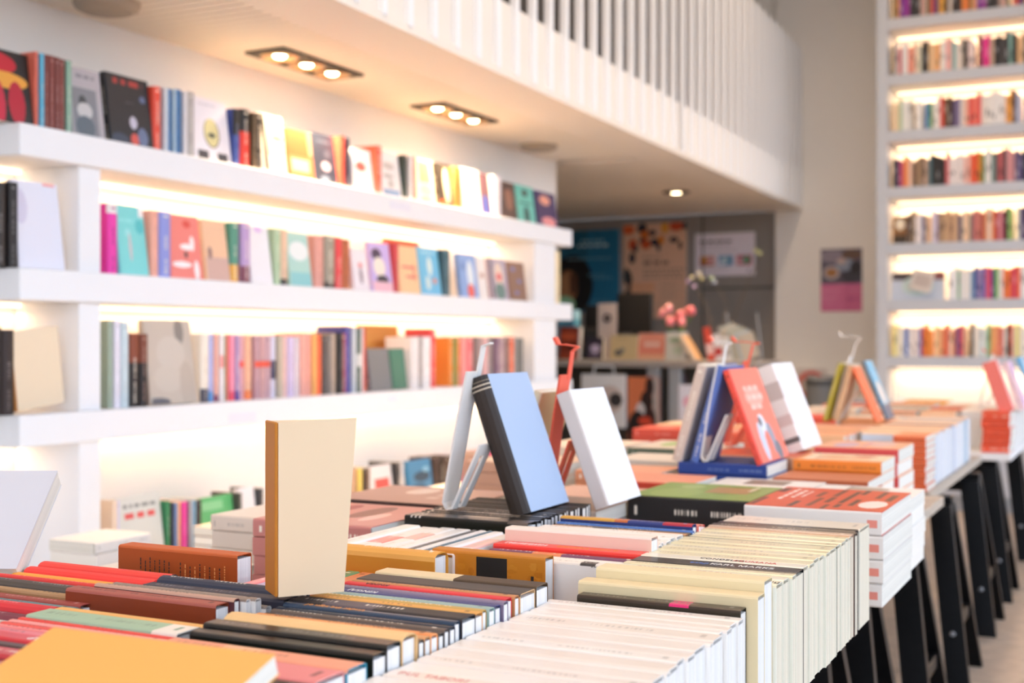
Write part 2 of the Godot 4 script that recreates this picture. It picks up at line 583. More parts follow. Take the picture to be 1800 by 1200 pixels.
# ==================================================================== the room
func wall_with_openings(called: String, at: Vector3, basis: Basis, length: float, height: float, thick: float, holes: Array):
	# local x along the wall, y up, z through it; holes are [x0, x1, y0, y1], sorted
	var s := st()
	var x := 0.0
	for h in holes:
		cbox(s, Vector3(x, 0, 0), Vector3(h[0], height, thick), 0.002)
		cbox(s, Vector3(h[0], 0, 0), Vector3(h[1], h[2], thick), 0.002)
		cbox(s, Vector3(h[0], h[3], 0), Vector3(h[1], height, thick), 0.002)
		x = h[1]
	cbox(s, Vector3(x, 0, 0), Vector3(length, height, thick), 0.002)
	tag(put(called, done(s), M.wall, self, at, basis), "", "", "", "structure")
	for h in holes:
		var w: float = h[1] - h[0]
		var n := numbered("window")
		var o := Node3D.new()
		o.name = "window_%d" % used_names["window"]
		add_child(o, true)
		o.transform = Transform3D(basis, at + basis * Vector3(h[0], h[2], thick * 0.5))
		tag(o, "", "", "", "structure")
		var f := st()
		var hh: float = h[3] - h[2]
		for k in [[0.0, 0.06, 0.0, hh], [w - 0.06, w, 0.0, hh], [0.06, w - 0.06, 0.0, 0.06], [0.06, w - 0.06, hh - 0.06, hh], [w / 2 - 0.03, w / 2 + 0.03, 0.06, hh - 0.06]]:
			cbox(f, Vector3(k[0], k[2], -0.03), Vector3(k[1], k[3], 0.03), 0.004)
		put("window_frame", done(f), M.frame_dark, o)
		put("pane", box(Vector3(0.06, 0.06, -0.004), Vector3(w / 2 - 0.03, hh - 0.06, 0.004), 0.0005), M.glass, o)
		put("pane", box(Vector3(w / 2 + 0.03, 0.06, -0.004), Vector3(w - 0.06, hh - 0.06, 0.004), 0.0005), M.glass, o)

func room():
	# floor: a bed with tiles laid on it
	var floor_bed := put("floor", box(Vector3(-5.6, -0.2, -10.8), Vector3(3.6, -0.008, 3.4), 0.001), M.grout)
	tag(floor_bed, "", "", "", "structure")
	var tiles := []
	for k in 3:
		tiles.append(box(Vector3(-0.2085, -0.008, -0.4135), Vector3(0.2085, 0.0, 0.4135), 0.0015))
	for i in 16:
		for j in 17:
			put("floor_tile", tiles[0], M["tile%d" % ((i * 7 + j * 5 + (i * j) % 4) % 3)], floor_bed, Vector3(-3.03 + i * 0.42 , 0, 3.0 - j * 0.83))
	# left wall, the niche beyond it and the back
	for w in [["wall_left", Vector3(-3.45, 0, -7.0), Vector3(WALL, 4.7, 3.25), M.wall], ["wall_left_far", Vector3(-5.4, 0, -7.1), Vector3(-3.45, 4.7, -6.9), M.taupe], ["wall_niche", Vector3(-5.5, 0, -10.7), Vector3(-5.3, 4.7, -7.1), M.taupe], ["wall_back", Vector3(-5.3, 0, -10.65), Vector3(-2.69, SOFFIT, -10.4), M.taupe], ["wall_back_upper", Vector3(-5.3, SOFFIT + 0.3, -10.65), Vector3(-2.69, 4.7, -10.4), M.pier], ["wall_pier", Vector3(-2.69, 0, -10.7), Vector3(-1.6, 4.7, -10.35), M.pier], ["wall_back_right", Vector3(-1.6, 0, -10.7), Vector3(3.5, 4.7, -10.35), M.wall]]:
		tag(put(w[0], box(w[1], w[2], 0.003), w[3]), "", "", "", "structure")
	tag(put("ceiling", box(Vector3(-5.6, 4.6, -10.8), Vector3(3.6, 4.8, 3.4), 0.01), M.wall), "", "", "", "structure")
	# shop windows to the street: right of the tables and behind the camera
	var holes := []
	for k in 6: holes.append([0.3 + k * 2.25, 0.3 + k * 2.25 + 2.0, 0.35, 4.3])
	wall_with_openings("wall_right", Vector3(3.25, 0, 3.25), Basis(Vector3(0, 0, -1), Vector3(0, 1, 0), Vector3(1, 0, 0)), 13.95, 4.7, 0.25, holes)
	wall_with_openings("wall_front", Vector3(-3.45, 0, 3.25), Basis(), 6.7, 4.7, 0.2, [[2.6, 4.4, 0.3, 4.4], [4.6, 6.5, 0.3, 4.4]])
	var g := put("ground", box(Vector3(-30, -0.45, -30), Vector3(40, -0.25, 40), 0.01), mat("a8a49c", 0.9))
	tag(g, "", "", "", "structure")
	# joints of the panelling on the back wall
	tag(put("trim_1", box(Vector3(-3.32, 1.545, -10.4), Vector3(-2.69, 1.557, -10.392), 0.001), M.frame_dark), "", "", "", "structure")
	tag(put("trim_2", box(Vector3(-3.33, 0.0, -10.4), Vector3(-3.318, 2.18, -10.394), 0.001), M.frame_dark), "", "", "", "structure")

# ==================================================================== balcony
func balcony():
	# the front runs from (-2.25, z -3) to (-2.46, z -10.3)
	var o := thing("balcony", "white balcony over the wall shelf with upright slats and a ribbed underside", "balcony")
	var a := Vector2(-2.25, -3.0)
	var d := Vector2(-0.21, -7.3) / 7.3      # per metre of -z
	var edge := func(z): return a.x + d.x * (-3.0 - z)
	# slab as boards across, so that its front follows the edge
	var s := st()
	var z0 := 1.0
	var z1 := -10.35
	var prism := func(s2: SurfaceTool, back: float, inset: float, y0: float, y1: float, za: float, zb: float):
		var p := [Vector3(back, y0, za), Vector3(edge.call(za) - inset, y0, za), Vector3(edge.call(zb) - inset, y0, zb), Vector3(back, y0, zb)]
		var up := Vector3(0, y1 - y0, 0)
		quad(s2, p[3], p[2], p[1], p[0])
		quad(s2, p[0] + up, p[1] + up, p[2] + up, p[3] + up)
		for i in 4:
			quad(s2, p[i], p[(i + 1) % 4], p[(i + 1) % 4] + up, p[i] + up)
	prism.call(s, WALL, 0.02, SOFFIT + 0.02, SOFFIT + 0.3, z0, -7.0)
	prism.call(s, -5.3, 0.02, SOFFIT + 0.02, SOFFIT + 0.3, -7.1, -10.4)
	put("slab", done(s), M.soffit, o)
	# panels of narrow ribs with open joints, and a smooth band along the front
	for k in 11:
		var za := 1.0 - k * 0.72
		var pan := st()
		var y := SOFFIT
		var zb := maxf(za - 0.72, -6.99)
		if zb >= za: break
		var ribs := int(round((za - zb) / 0.0514))
		for i in ribs:
			var r0 := za - (za - zb) * i / ribs
			var r1 := za - (za - zb) * (i + 0.84) / ribs
			prism.call(pan, WALL, 0.3, y, y + 0.012, r0, r1)
		put("ceiling_panel", done(pan), M.ribbed, o)
	var far := st()
	prism.call(far, -5.3, 0.3, SOFFIT, SOFFIT + 0.02, -7.12, -10.4)
	put("ceiling_panel", done(far), M.soffit, o)
	var lip := st()
	var lip2 := func(y0: float, y1: float, in0: float, in1: float):
		var p := [Vector3(edge.call(z0) - in0, y0, z0), Vector3(edge.call(z0) - in1, y0, z0), Vector3(edge.call(z1) - in1, y0, z1), Vector3(edge.call(z1) - in0, y0, z1)]
		var up := Vector3(0, y1 - y0, 0)
		quad(lip, p[3], p[2], p[1], p[0])
		quad(lip, p[0] + up, p[1] + up, p[2] + up, p[3] + up)
		for i in 4: quad(lip, p[i], p[(i + 1) % 4], p[(i + 1) % 4] + up, p[i] + up)
	lip2.call(SOFFIT - 0.012, SOFFIT + 0.02, 0.29, 0.0)
	put("soffit_band", done(lip), M.soffit, o)
	lip = st()
	lip2.call(SOFFIT + 0.02, SOFFIT + 0.36, 0.06, 0.03)
	put("fascia", done(lip), M.fascia, o)
	lip = st()
	lip2.call(SOFFIT - 0.014, SOFFIT + 0.02, -0.002, -0.012)
	put("edge_strip", done(lip), M.white, o)
	lip = st()
	lip2.call(SOFFIT + 1.31, SOFFIT + 1.35, 0.07, -0.03)
	put("handrail", done(lip), M.white, o)
	var n := 0
	var slat := box(Vector3(-0.03, SOFFIT + 0.01, -0.014), Vector3(0.006, SOFFIT + 1.31, 0.014), 0.003)
	var z := -2.72
	while z > -10.3:
		put("slat", slat, M.white, o, Vector3(edge.call(z), 0, z))
		z -= 0.18
	# what stands behind the slats upstairs
	for k in 3:
		var c := thing("upstairs_cabinet", ["dark brown cabinet behind the balcony slats, nearest the camera", "dark brown cabinet in the middle behind the balcony slats", "dark brown cabinet behind the balcony slats, farthest along"][k], "cabinet", Vector3(-3.15, SOFFIT + 0.3, -3.3 - k * 1.75), Basis(), "dark cabinets upstairs")
		put("body", box(Vector3(0, 0, -1.7), Vector3(0.35, 1.9, 0), 0.005), M.dark_wood, c)
		for j in 2:
			put("door", box(Vector3(0.351, 0.05, -0.84 - j * 0.84), Vector3(0.37, 1.85, -0.03 - j * 0.84), 0.004), M.dark_wood, c)

func ceiling_lamps():
	# two recessed fittings of three lamps each, one small square one farther back
	var three := func(z0: float, z1: float, label: String):
		var o := thing("ceiling_light", label, "light", Vector3(-2.905, SOFFIT, (z0 + z1) / 2), Basis(), "recessed ceiling lights")
		var w := 0.09
		var h := (z0 - z1) / 2
		var f := st()
		cbox(f, Vector3(-w, -0.012, -h), Vector3(-w + 0.012, 0.0, h), 0.002)
		cbox(f, Vector3(w - 0.012, -0.012, -h), Vector3(w, 0.0, h), 0.002)
		cbox(f, Vector3(-w + 0.012, -0.012, -h), Vector3(w - 0.012, 0.0, -h + 0.012), 0.002)
		cbox(f, Vector3(-w + 0.012, -0.012, h - 0.012), Vector3(w - 0.012, 0.0, h), 0.002)
		put("frame", done(f), M.frame_dark, o)
		put("tray", box(Vector3(-w + 0.012, -0.004, -h + 0.012), Vector3(w - 0.012, -0.001, h - 0.012), 0.0005), M.frame_dark, o)
		for k in 3:
			var at := Vector3(0, 0, (1 - k) * h * 0.64)
			put("reflector", lathe([Vector2(0.072, -0.006), Vector2(0.075, -0.014), Vector2(0.068, -0.016), Vector2(0.05, -0.009), Vector2(0.034, -0.006)], 20), M.reflector, o, at)
			put("bulb", lathe([Vector2(0.001, -0.018), Vector2(0.018, -0.016), Vector2(0.026, -0.01), Vector2(0.026, -0.006)], 18), M.bulb, o, at)
			var l := SpotLight3D.new()
			l.name = "lamp"
			o.add_child(l, true)
			l.position = at + Vector3(0, -0.026, 0)
			l.rotation.x = -PI / 2
			l.spot_angle = 62
			l.spot_angle_attenuation = 0.8
			l.spot_range = 12
			l.spot_attenuation = 2.0
			l.light_energy = 1.4
			l.light_size = 0.035
			l.light_color = Color("ffdcae")
			l.shadow_enabled = true
	three.call(-3.80, -4.34, "recessed light with three round lamps in the ceiling, nearest the camera")
	three.call(-5.0, -5.55, "recessed light with three round lamps beside the round ceiling disc")
	var o := thing("ceiling_light", "small single recessed light above the counter corner", "light", Vector3(-3.0, SOFFIT, -8.755), Basis(), "recessed ceiling lights")
	put("frame", lathe([Vector2(0.045, -0.002), Vector2(0.05, -0.012), Vector2(0.095, -0.01), Vector2(0.1, 0.0)], 28), M.frame_dark, o)
	put("bulb", lathe([Vector2(0.001, -0.014), Vector2(0.034, -0.011), Vector2(0.044, -0.003)], 18), M.bulb, o)
	var l := SpotLight3D.new()
	l.name = "lamp"
	o.add_child(l, true)
	l.position = Vector3(0, -0.03, 0)
	l.rotation.x = -PI / 2
	l.spot_angle = 65
	l.spot_angle_attenuation = 0.8
	l.spot_range = 12
	l.spot_attenuation = 2.0
	l.light_energy = 1.4 * 1.6
	l.light_size = 0.04
	l.light_color = Color("ffdcae")
	l.shadow_enabled = true
	# long lamps under the hall's high ceiling, above the aisle
	for k in 4:
		var p := thing("ceiling_light", ["long warm ceiling panel behind the camera", "long warm ceiling panel above the near table", "long warm ceiling panel above the third table", "long warm ceiling panel before the bookcase"][k], "light", Vector3(-1.5, 4.6, 0.6 - k * 2.6), Basis(), "long hall lights")
		put("housing", box(Vector3(-0.16, -0.06, -0.9), Vector3(0.16, 0, 0.9), 0.006), M.white, p)
		put("panel", box(Vector3(-0.14, -0.064, -0.87), Vector3(0.14, -0.059, 0.87), 0.001), M.panel, p)
		var al := AreaLight3D.new()
		al.name = "lamp"
		p.add_child(al, true)
		al.area_size = Vector2(0.28, 1.74)
		al.light_energy = 2.3
		al.light_color = Color("ffe0c0")
		al.shadow_enabled = true
		al.transform = Transform3D(Basis(Vector3.RIGHT, -PI / 2), Vector3(0, -0.08, 0))
	for k in 2:
		var c := thing("ceiling_speaker", ["round ceiling disc above the near end of the top shelf", "round ceiling disc beyond the second recessed light"][k], "speaker", [Vector3(-2.96, SOFFIT, -3.06), Vector3(-2.97, SOFFIT, -6.34)][k], Basis(), "round ceiling discs")
		put("body", lathe([Vector2(0.001, -0.032), Vector2(0.08, -0.03), Vector2(0.098, -0.022), Vector2(0.105, -0.01), Vector2(0.105, 0.0)], 32), M.speaker, c)

# ==================================================================== wall shelf
func led(parent: Node3D, lo: Vector3, hi: Vector3, towards: Vector3, energy: float):
	var s := put("led_strip", box(lo, hi, 0.002), M.led, parent)
	var mid := (lo + hi) / 2
	var d := hi - lo
	var along := maxf(d.x, d.z)
	# the lamp lies just in front of the glowing face
	var at := mid + towards * 0.02
	var l := AreaLight3D.new()
	l.name = "led_lamp"
	parent.add_child(l, true)
	var long_x := d.x > d.z
	l.area_size = Vector2(along, 0.03)
	l.light_energy = energy * along
	l.light_color = Color("ffcf9a")
	l.shadow_enabled = true
	var z := -towards
	var x := Vector3(1, 0, 0) if long_x else Vector3(0, 0, 1)
	l.transform = Transform3D(Basis(x, z.cross(x), z), at)

func wall_shelf():
	var o := thing("wall_shelf", "long white wall shelf of thick boards lit from beneath", "shelf")
	var tops := [1.728, 1.312, 0.888]
	for y in tops:
		var b := put("shelf_board", box(Vector3(WALL, y - 0.093, -6.566), Vector3(FRONT, y, -2.621), 0.003), M.white, o)
	# dividers between the boards, set back a little
	for z in [-2.868, -6.11]:
		for k in [[1.312, 1.635], [0.888, 1.219], [0.365, 0.795]]:
			var wide := 0.09 if z > -4 else 0.27
			put("divider", box(Vector3(WALL, k[0], z - wide), Vector3(FRONT - 0.02, k[1], z), 0.003), M.white, o)
	# the deep ledge at the bottom
	put("ledge", box(Vector3(WALL, 0.0, -6.9), Vector3(-2.2, 0.365, -1.2), 0.004), M.white, o)
	for y in [1.634, 1.218, 0.794]:
		for seg in [[-2.64, -2.86], [-2.97, -6.1], [-6.39, -6.55]]:
			led(o, Vector3(-3.145, y - 0.012, seg[1]), Vector3(-3.12, y, seg[0]), Vector3.DOWN, 0.115)
	for t in [[1.669, 1.702, -4.62, -4.79], [0.812, 0.846, -3.55, -3.70], [0.845, 0.862, -4.61, -4.67]]:
		var p := put("price_label", box(Vector3(FRONT, t[0], t[3]), Vector3(FRONT + 0.002, t[1], t[2]), 0.0005), M.tag, o)

# ==================================================================== tall bookcase
func bookcase():
	var o := thing("bookcase", "tall white built-in bookcase with lit shelves along the back wall", "bookcase")
	var zf := -9.4
	var zb := -9.78
	put("back_panel", box(Vector3(-1.70, 0, zb - 0.05), Vector3(1.4, 4.6, zb), 0.003), M.white, o)
	put("side_panel", box(Vector3(-1.70, 0, zb), Vector3(-1.62, 4.6, zf), 0.003), M.case, o)
	put("side_panel", box(Vector3(1.32, 0, zb), Vector3(1.4, 4.6, zf), 0.003), M.case, o)
	for k in 9:
		var y := 0.915 + 0.406 * k
		put("shelf_board", box(Vector3(-1.62, y, zb), Vector3(1.32, y + 0.078, zf), 0.003), M.case, o)
		led(o, Vector3(-1.6, y - 0.012, zb + 0.05), Vector3(1.3, y, zb + 0.08), Vector3.DOWN, 0.32)
	put("base_cabinet", box(Vector3(-1.66, 0.1, zf), Vector3(1.4, 0.55, -8.63), 0.004), M.case, o)
	put("base_plinth", box(Vector3(-1.64, 0.0, zf), Vector3(1.38, 0.1, -8.66), 0.002), M.steel, o)

# ==================================================================== back corner: posters, counter and what stands on it
func poster(label: String, lo: Vector3, hi: Vector3, im: Image, category := "poster"):
	var s := st()
	cbox(s, lo, hi - Vector3(0, 0, 0.0006), 0.0003)
	var o := thing("poster", label, category, Vector3((lo.x + hi.x) / 2, lo.y, lo.z))
	var m := mat("ffffff", 0.5)
	m.albedo_texture = ImageTexture.create_from_image(im)
	var off := Vector3((lo.x + hi.x) / 2, lo.y, lo.z)
	var p := put("sheet", done(s), M.tag, o, -off)
	var f := st()
	quad(f, Vector3(lo.x, lo.y, hi.z) - off, Vector3(hi.x, lo.y, hi.z) - off, Vector3(hi.x, hi.y, hi.z) - off, Vector3(lo.x, hi.y, hi.z) - off, [Vector2(0, 1), Vector2(1, 1), Vector2(1, 0), Vector2(0, 0)])
	put("print", done(f), m, o)
	return o

func art(w: int, h: int, back: String, ops: String) -> Image:
	var im := Image.create(w, h, false, Image.FORMAT_RGB8)
	paint(im, Vector2i.ZERO, Vector2i(w, h), back, ops)
	return im

func back_corner():
	poster("dark teal poster with a face in shadow on the back wall", Vector3(-4.75, 1.36, -10.4), Vector3(-4.084, 2.09, -10.395), art(192, 210, "155a74", "r.55,0,1,1:17688a e.32,.66,.3,.36:120e0e e.26,.68,.14,.2:9a6440 e.22,.68,.06,.16:b07a50 e.34,.64,.06,.14:5a3422 r0,.84,.24,1:9ccf9e e.2,.9,.16,.1:9ccf9e t.45,.12,.78,.025:a8ccd8 t.4,.18,.86,.03:c8dee6 t.25,.34,.9,.02:7fa8b8 t.55,.54,.8,.02:6a98ac t.6,.58,.92,.02:6a98ac t.62,.86,.92,.02:5a8ca4"))
	poster("peach poster with orange and black leaves along its top", Vector3(-4.047, 1.30, -10.4), Vector3(-3.468, 2.126, -10.395), art(192, 270, "dfb193", "e.08,.06,.1,.05:d9602c e.3,.05,.08,.05:1d2230 e.34,.12,.07,.05:d8702c e.46,.1,.06,.03:1d2230 e.66,.05,.06,.06:e39a3c e.84,.04,.11,.05:cc4f28 e.98,.04,.05,.04:1d2230 e.15,.22,.07,.06:c9552c e.19,.26,.04,.04:1d2230 e.31,.18,.06,.03:1d2230 e.36,.22,.08,.05:cc5528 e.5,.2,.07,.04:1d2230 e.6,.18,.05,.05:e0842e e.8,.18,.07,.03:1d2230 e.9,.24,.03,.04:1d2230 e.14,.36,.05,.06:1d2230 e.56,.25,.03,.05:2a2f3c e.05,.55,.05,.09:3b3b3a e.1,.62,.04,.12:2e2c2a e.08,.74,.06,.06:3a3430 t.32,.35,.6,.02:9a7a68 t.32,.4,.76,.035:7a5f54 t.32,.48,.98,.022:9a7c6a t.32,.52,.94,.022:9a7c6a t.32,.56,.96,.022:9a7c6a t.6,.64,.84,.018:a88a76 t.6,.7,.84,.018:a88a76 t.6,.76,.84,.018:a88a76 r.12,.62,.5,.82:e2a47e"))
	poster("white landscape notice with three small coloured pictures on the grey wall", Vector3(-3.392, 1.655, -10.4), Vector3(-2.872, 2.018, -10.395), art(200, 140, "e6dde6", "t.08,.17,.64,.06:5a5058 t.08,.27,.6,.035:9a909a t.08,.4,.7,.025:b0a8b0 r.08,.53,.33,.76:b0603c r.2,.56,.33,.72:d8a0a0 e.15,.6,.05,.06:e0a040 r.4,.53,.63,.76:3f88b4 e.5,.64,.07,.08:b8d0d8 e.45,.7,.04,.05:d8e0e8 r.7,.53,.95,.76:b04a5c e.86,.64,.06,.08:5ea880 e.76,.66,.05,.06:e0b0b8 t.08,.84,.6,.025:b4acb4 e.9,.89,.03,.04:a8a0b0"), "notice")
	poster("pink and dark photo poster on the pale wall beside the bookcase", Vector3(-2.312, 1.342, -10.35), Vector3(-1.981, 1.85, -10.345), art(120, 180, "5c5568", "e.3,.12,.35,.1:8f8694 e.75,.1,.25,.08:6a5044 e.26,.38,.2,.11:b8b0b4 e.26,.38,.14,.07:a87444 e.6,.26,.24,.1:8a96ac e.75,.44,.26,.1:3a3844 e.5,.2,.12,.05:c0a8a4 e.85,.3,.14,.1:22202a r0,.56,1,1:d873a0 r.58,.56,1,1:cf6896 t.06,.66,.44,.03:e8a0c0 t.06,.76,.38,.03:e8a0c0 t.06,.84,.36,.02:e8a0c0 t.7,.66,.96,.02:e090b4 t.62,.78,.96,.05:b85a88"))
	# the counter
	var c := thing("counter", "grey topped service counter standing before the poster wall", "counter", Vector3(-3.1, 0, -8.7))
	put("counter_top", box(Vector3(-1.4, 0.92, -0.35), Vector3(0.79, 0.965, 0.3), 0.004), mat("a69c92", 0.45), c)
	for x in [-0.01, 0.15]:
		put("upright", box(Vector3(x, 0, 0.18), Vector3(x + 0.09, 0.92, 0.26), 0.004), M.steel, c)
	put("upright", box(Vector3(0.66, 0, 0.18), Vector3(0.72, 0.92, 0.26), 0.004), M.steel, c)
	put("upright", box(Vector3(-1.38, 0, 0.18), Vector3(-1.3, 0.92, 0.26), 0.004), M.steel, c)
	put("rear_panel", box(Vector3(-1.38, 0.0, -0.33), Vector3(0.74, 0.92, -0.3), 0.004), mat("6b665f", 0.7), c)
	var top := 0.966
	# monitor seen from behind
	var mo := thing("monitor", "black computer monitor seen from behind on the counter", "monitor", Vector3(-3.40, top, -8.98))
	put("screen", box(Vector3(-0.14, 0.2, -0.02), Vector3(0.14, 0.5, 0.02), 0.008), mat("161414", 0.5), mo)
	put("stand", strip([Vector2(0, 0.01), Vector2(0.0, 0.22)], 0.02, -0.03, 0.03), mat("1c1a1a", 0.5), mo)
	put("foot", box(Vector3(-0.09, 0, -0.07), Vector3(0.09, 0.012, 0.07), 0.004), mat("1c1a1a", 0.5), mo)
	# things around the till
	var till := thing("till", "dark boxy till behind the books at the counter's left", "till", Vector3(-3.76, top, -9.0))
	put("body", box(Vector3(-0.15, 0, -0.1), Vector3(0.2, 0.24, 0.1), 0.012), mat("2a2626", 0.5), till)
	put("display", box(Vector3(-0.06, 0.24, -0.02), Vector3(0.06, 0.41, 0.02), 0.006), mat("1c1a1c", 0.4), till)
	var bx := thing("box", "blue and white box behind the till items at the counter's left", "box", Vector3(-3.86, top, -8.78))
	put("body", box(Vector3(-0.07, 0, -0.05), Vector3(0.07, 0.37, 0.05), 0.004), mat("4f8ea6", 0.5), bx)
	put("lid", box(Vector3(-0.072, 0.3, -0.052), Vector3(0.072, 0.372, 0.052), 0.004), mat("8fbccc", 0.5), bx)
	var sign := thing("card_holder", "white card with a black emblem standing beside the monitor", "card", Vector3(-3.58, top, -8.86))
	put("card", box(Vector3(-0.075, 0.0, -0.003), Vector3(0.075, 0.42, 0.003), 0.001), mat("b5a9a6", 0.6), sign)
	put("emblem", lathe([Vector2(0.012, 0.002), Vector2(0.034, 0.002), Vector2(0.034, 0.0)], 20), mat("3a3436", 0.6), sign, Vector3(0, 0.31, 0.003), Basis(Vector3.RIGHT, PI / 2))
	# books and cards along the counter's front
	var row := "on the grey counter"
	var up := Basis(Vector3(0, 1, 0), Vector3(-1, 0, 0), Vector3(0, 0, 1))  # standing, face towards +z, spine on the left
	for k in [[-3.30, 0.21, 0.178, "d9bd8a", "beige book with a small grey animal on its cover", "e.3,.72,.16,.13:6a645e e.44,.6,.1,.08:8a8278 t.2,.12,.6,.04:c0a070", -8.48], [-3.085, 0.2, 0.19, "ef8e72", "peach red book with a pale label", "r.0,.0,1,.3:f3a083 r.2,.35,.8,.5:f9cbb4 r0,.8,1,1:f0b48c t.2,.1,.8,.05:e86a50", -8.47], [-2.90, 0.15, 0.2, "e6dfcc", "cream and green patterned book", "e.4,.3,.3,.1:b4c49c e.6,.65,.3,.14:cfd8b8 r.8,0,1,1:f2ede2", -8.46], [-3.73, 0.17, 0.24, "8e3a28", "dark red pictured book", "e.4,.3,.4,.12:c85a38 e.6,.6,.3,.1:5a2418 r0,.8,1,1:a84a30 r.9,0,1,1:f0e4dc", -8.5], [-3.54, 0.13, 0.16, "3c3440", "dark violet pictured book", "e.5,.5,.3,.2:c8b8d0 r.2,.75,.8,.85:8a7a90", -8.52]]:
		var b := book(Vector3(k[0], top + 0.002, k[6]), Basis(Vector3.RIGHT, -0.12) * up, {"L": k[2], "W": k[1], "T": 0.025, "color": k[3], "art": k[5], "off": Vector3(k[2] / 2, -k[1] / 2, 0)})
		enter(b, k[3], k[4], row, "the left", "books on the counter")
	var lb := book(Vector3(-2.735, top + 0.004, -8.44), Basis(Vector3(0, 0, 1), 0.55) * Basis(Vector3(0, 1, 0), Vector3(0, 0, 1), Vector3(1, 0, 0)), {"L": 0.2, "W": 0.15, "T": 0.024, "color": "f2d9b8", "face": "e8b078", "off": Vector3(0.1, -0.075, 0)})
	enter(lb, "e8b078", "peach book leaning to the left", row, "the left", "books on the counter")
	# vase of tulips
	var v := thing("vase", "small pale vase holding pink tulips on the counter", "vase", Vector3(-2.99, top, -8.72))
	put("body", lathe([Vector2(0.001, 0), Vector2(0.045, 0), Vector2(0.055, 0.05), Vector2(0.05, 0.13), Vector2(0.04, 0.18), Vector2(0.046, 0.2), Vector2(0.04, 0.2), Vector2(0.03, 0.1)], 20), mat("ece6dc", 0.3), v)
	var tu := thing("tulips", "bunch of pink tulips in the pale vase on the counter", "flowers", Vector3(-2.99, top + 0.1, -8.72))
	var green := mat("56763c", 0.5)
	var pink := [mat("f08a92", 0.5), mat("f4a0a4", 0.5), mat("e87880", 0.5)]
	var bloom := [Vector2(0.002, 0), Vector2(0.022, 0.008), Vector2(0.03, 0.03), Vector2(0.026, 0.055), Vector2(0.014, 0.068)]
	for k in 9:
		var a := k * 2.4
		var r := 0.04 + 0.075 * sqrt(k / 8.0)
		var tip := Vector3(cos(a) * r * 1.25, 0.2 + 0.05 * sin(k * 1.7) - r * 0.2, sin(a) * r * 0.6)
		var s := st()
		tube(s, [Vector3(cos(a) * 0.01, 0.0, sin(a) * 0.01), Vector3(tip.x * 0.4, tip.y * 0.6, tip.z * 0.4), tip], 0.004)
		put("stem", done(s), green, tu)
		put("bloom", lathe(bloom, 10), pink[k % 3], tu, tip, Basis(Vector3(tip.z, 0, -tip.x).normalized() if r > 0.01 else Vector3.RIGHT, -0.35))
		if k % 2 == 0:
			var lf := st()
			var d := Vector3(cos(a + 0.5), 0, sin(a + 0.5))
			var side := Vector3(-d.z, 0, d.x) * 0.014
			quad(lf, d * 0.01 - side * 0.3, d * 0.01 + side * 0.3, d * 0.05 + side + Vector3(0, 0.1, 0), d * 0.05 - side + Vector3(0, 0.1, 0))
			tri(lf, d * 0.05 - side + Vector3(0, 0.1, 0), d * 0.05 + side + Vector3(0, 0.1, 0), d * 0.1 + Vector3(0, 0.16, 0))
			put("leaf", done(lf), green, tu)
	# thin branch of pale blossoms against the wall
	var br := thing("blossom_branch", "thin branch with pale paper blossoms behind the counter", "flowers", Vector3(-2.9, 0, -9.5))
	var bs := st()
	tube(bs, [Vector3(-0.02, 0.0, 0), Vector3(0.0, 1.0, 0), Vector3(-0.12, 1.4, 0), Vector3(-0.25, 1.57, 0)], 0.004)
	tube(bs, [Vector3(0.0, 1.0, 0), Vector3(0.05, 1.4, 0), Vector3(-0.05, 1.57, 0.03)], 0.003)
	tube(bs, [Vector3(0.0, 1.0, 0), Vector3(0.2, 1.5, 0), Vector3(0.32, 1.77, 0)], 0.003)
	put("twig", done(bs), mat("6a5a4c", 0.7), br)
	for k in [[-0.25, 1.57, "b59cc4"], [-0.22, 1.60, "d8d2b0"], [-0.16, 1.63, "e6e0cc"], [-0.14, 1.59, "cfc99a"], [-0.2, 1.53, "b49cc0"], [-0.06, 1.59, "a8c0a0"], [-0.04, 1.56, "b8c4dc"], [0.32, 1.77, "e0dca0"], [0.29, 1.79, "d4d08c"]]:
		put("blossom", lathe([Vector2(0.002, -0.012), Vector2(0.014, -0.004), Vector2(0.018, 0.006), Vector2(0.009, 0.01), Vector2(0.001, 0.004)], 9), mat(k[2], 0.6), br, Vector3(k[0], k[1], 0.02), Basis(Vector3.RIGHT, 1.1))
	# a wire rack of leaflets at the counter's right
	var rk := thing("leaflet_rack", "leaning rack of pale leaflets at the counter's right end", "rack", Vector3(-2.45, top, -8.6))
	var rs := st()
	for x in [-0.11, 0.11]:
		tube(rs, [Vector3(x, 0.0, 0.1), Vector3(x, 0.02, -0.05), Vector3(x - 0.06, 0.34, -0.14)], 0.005)
	tube(rs, [Vector3(-0.11, 0.0, 0.1), Vector3(0.11, 0.0, 0.1)], 0.005)
	put("wire_frame", done(rs), M.steel, rk)
	for k in 6:
		put("leaflet", box(Vector3(-0.1, 0.0, -0.004), Vector3(0.02, 0.24 - k * 0.012, 0.0), 0.001), mat(["b9bdb4", "c9c2b0", "a8b4b0", "bfb79f", "b4c4cc", "c8bca8"][k], 0.6), rk, Vector3(k * 0.026 - 0.02, 0.03, 0.02 + k * 0.01), Basis(Vector3(0, 0, 1), 0.3))
	for k in [[-2.64, 0.24, "d8503c", "e8c8c0", "red and white leaflet standing"], [-2.58, 0.19, "ece4e0", "c83a34", "white and red leaflet standing"], [-2.52, 0.17, "e4dfd8", "b8b0a4", "pale leaflet standing"]]:
		var lf := thing("leaflet", k[4] + " between the leaning book and the rack", "leaflet", Vector3(k[0], top, -8.46), Basis(Vector3(0, 0, 1), 0.2) * Basis(Vector3.RIGHT, -0.1), "leaflets standing on the counter")
		put("sheet", box(Vector3(-0.027, 0, -0.003), Vector3(0.027, k[1], 0.003), 0.001), mat(k[2], 0.6), lf)
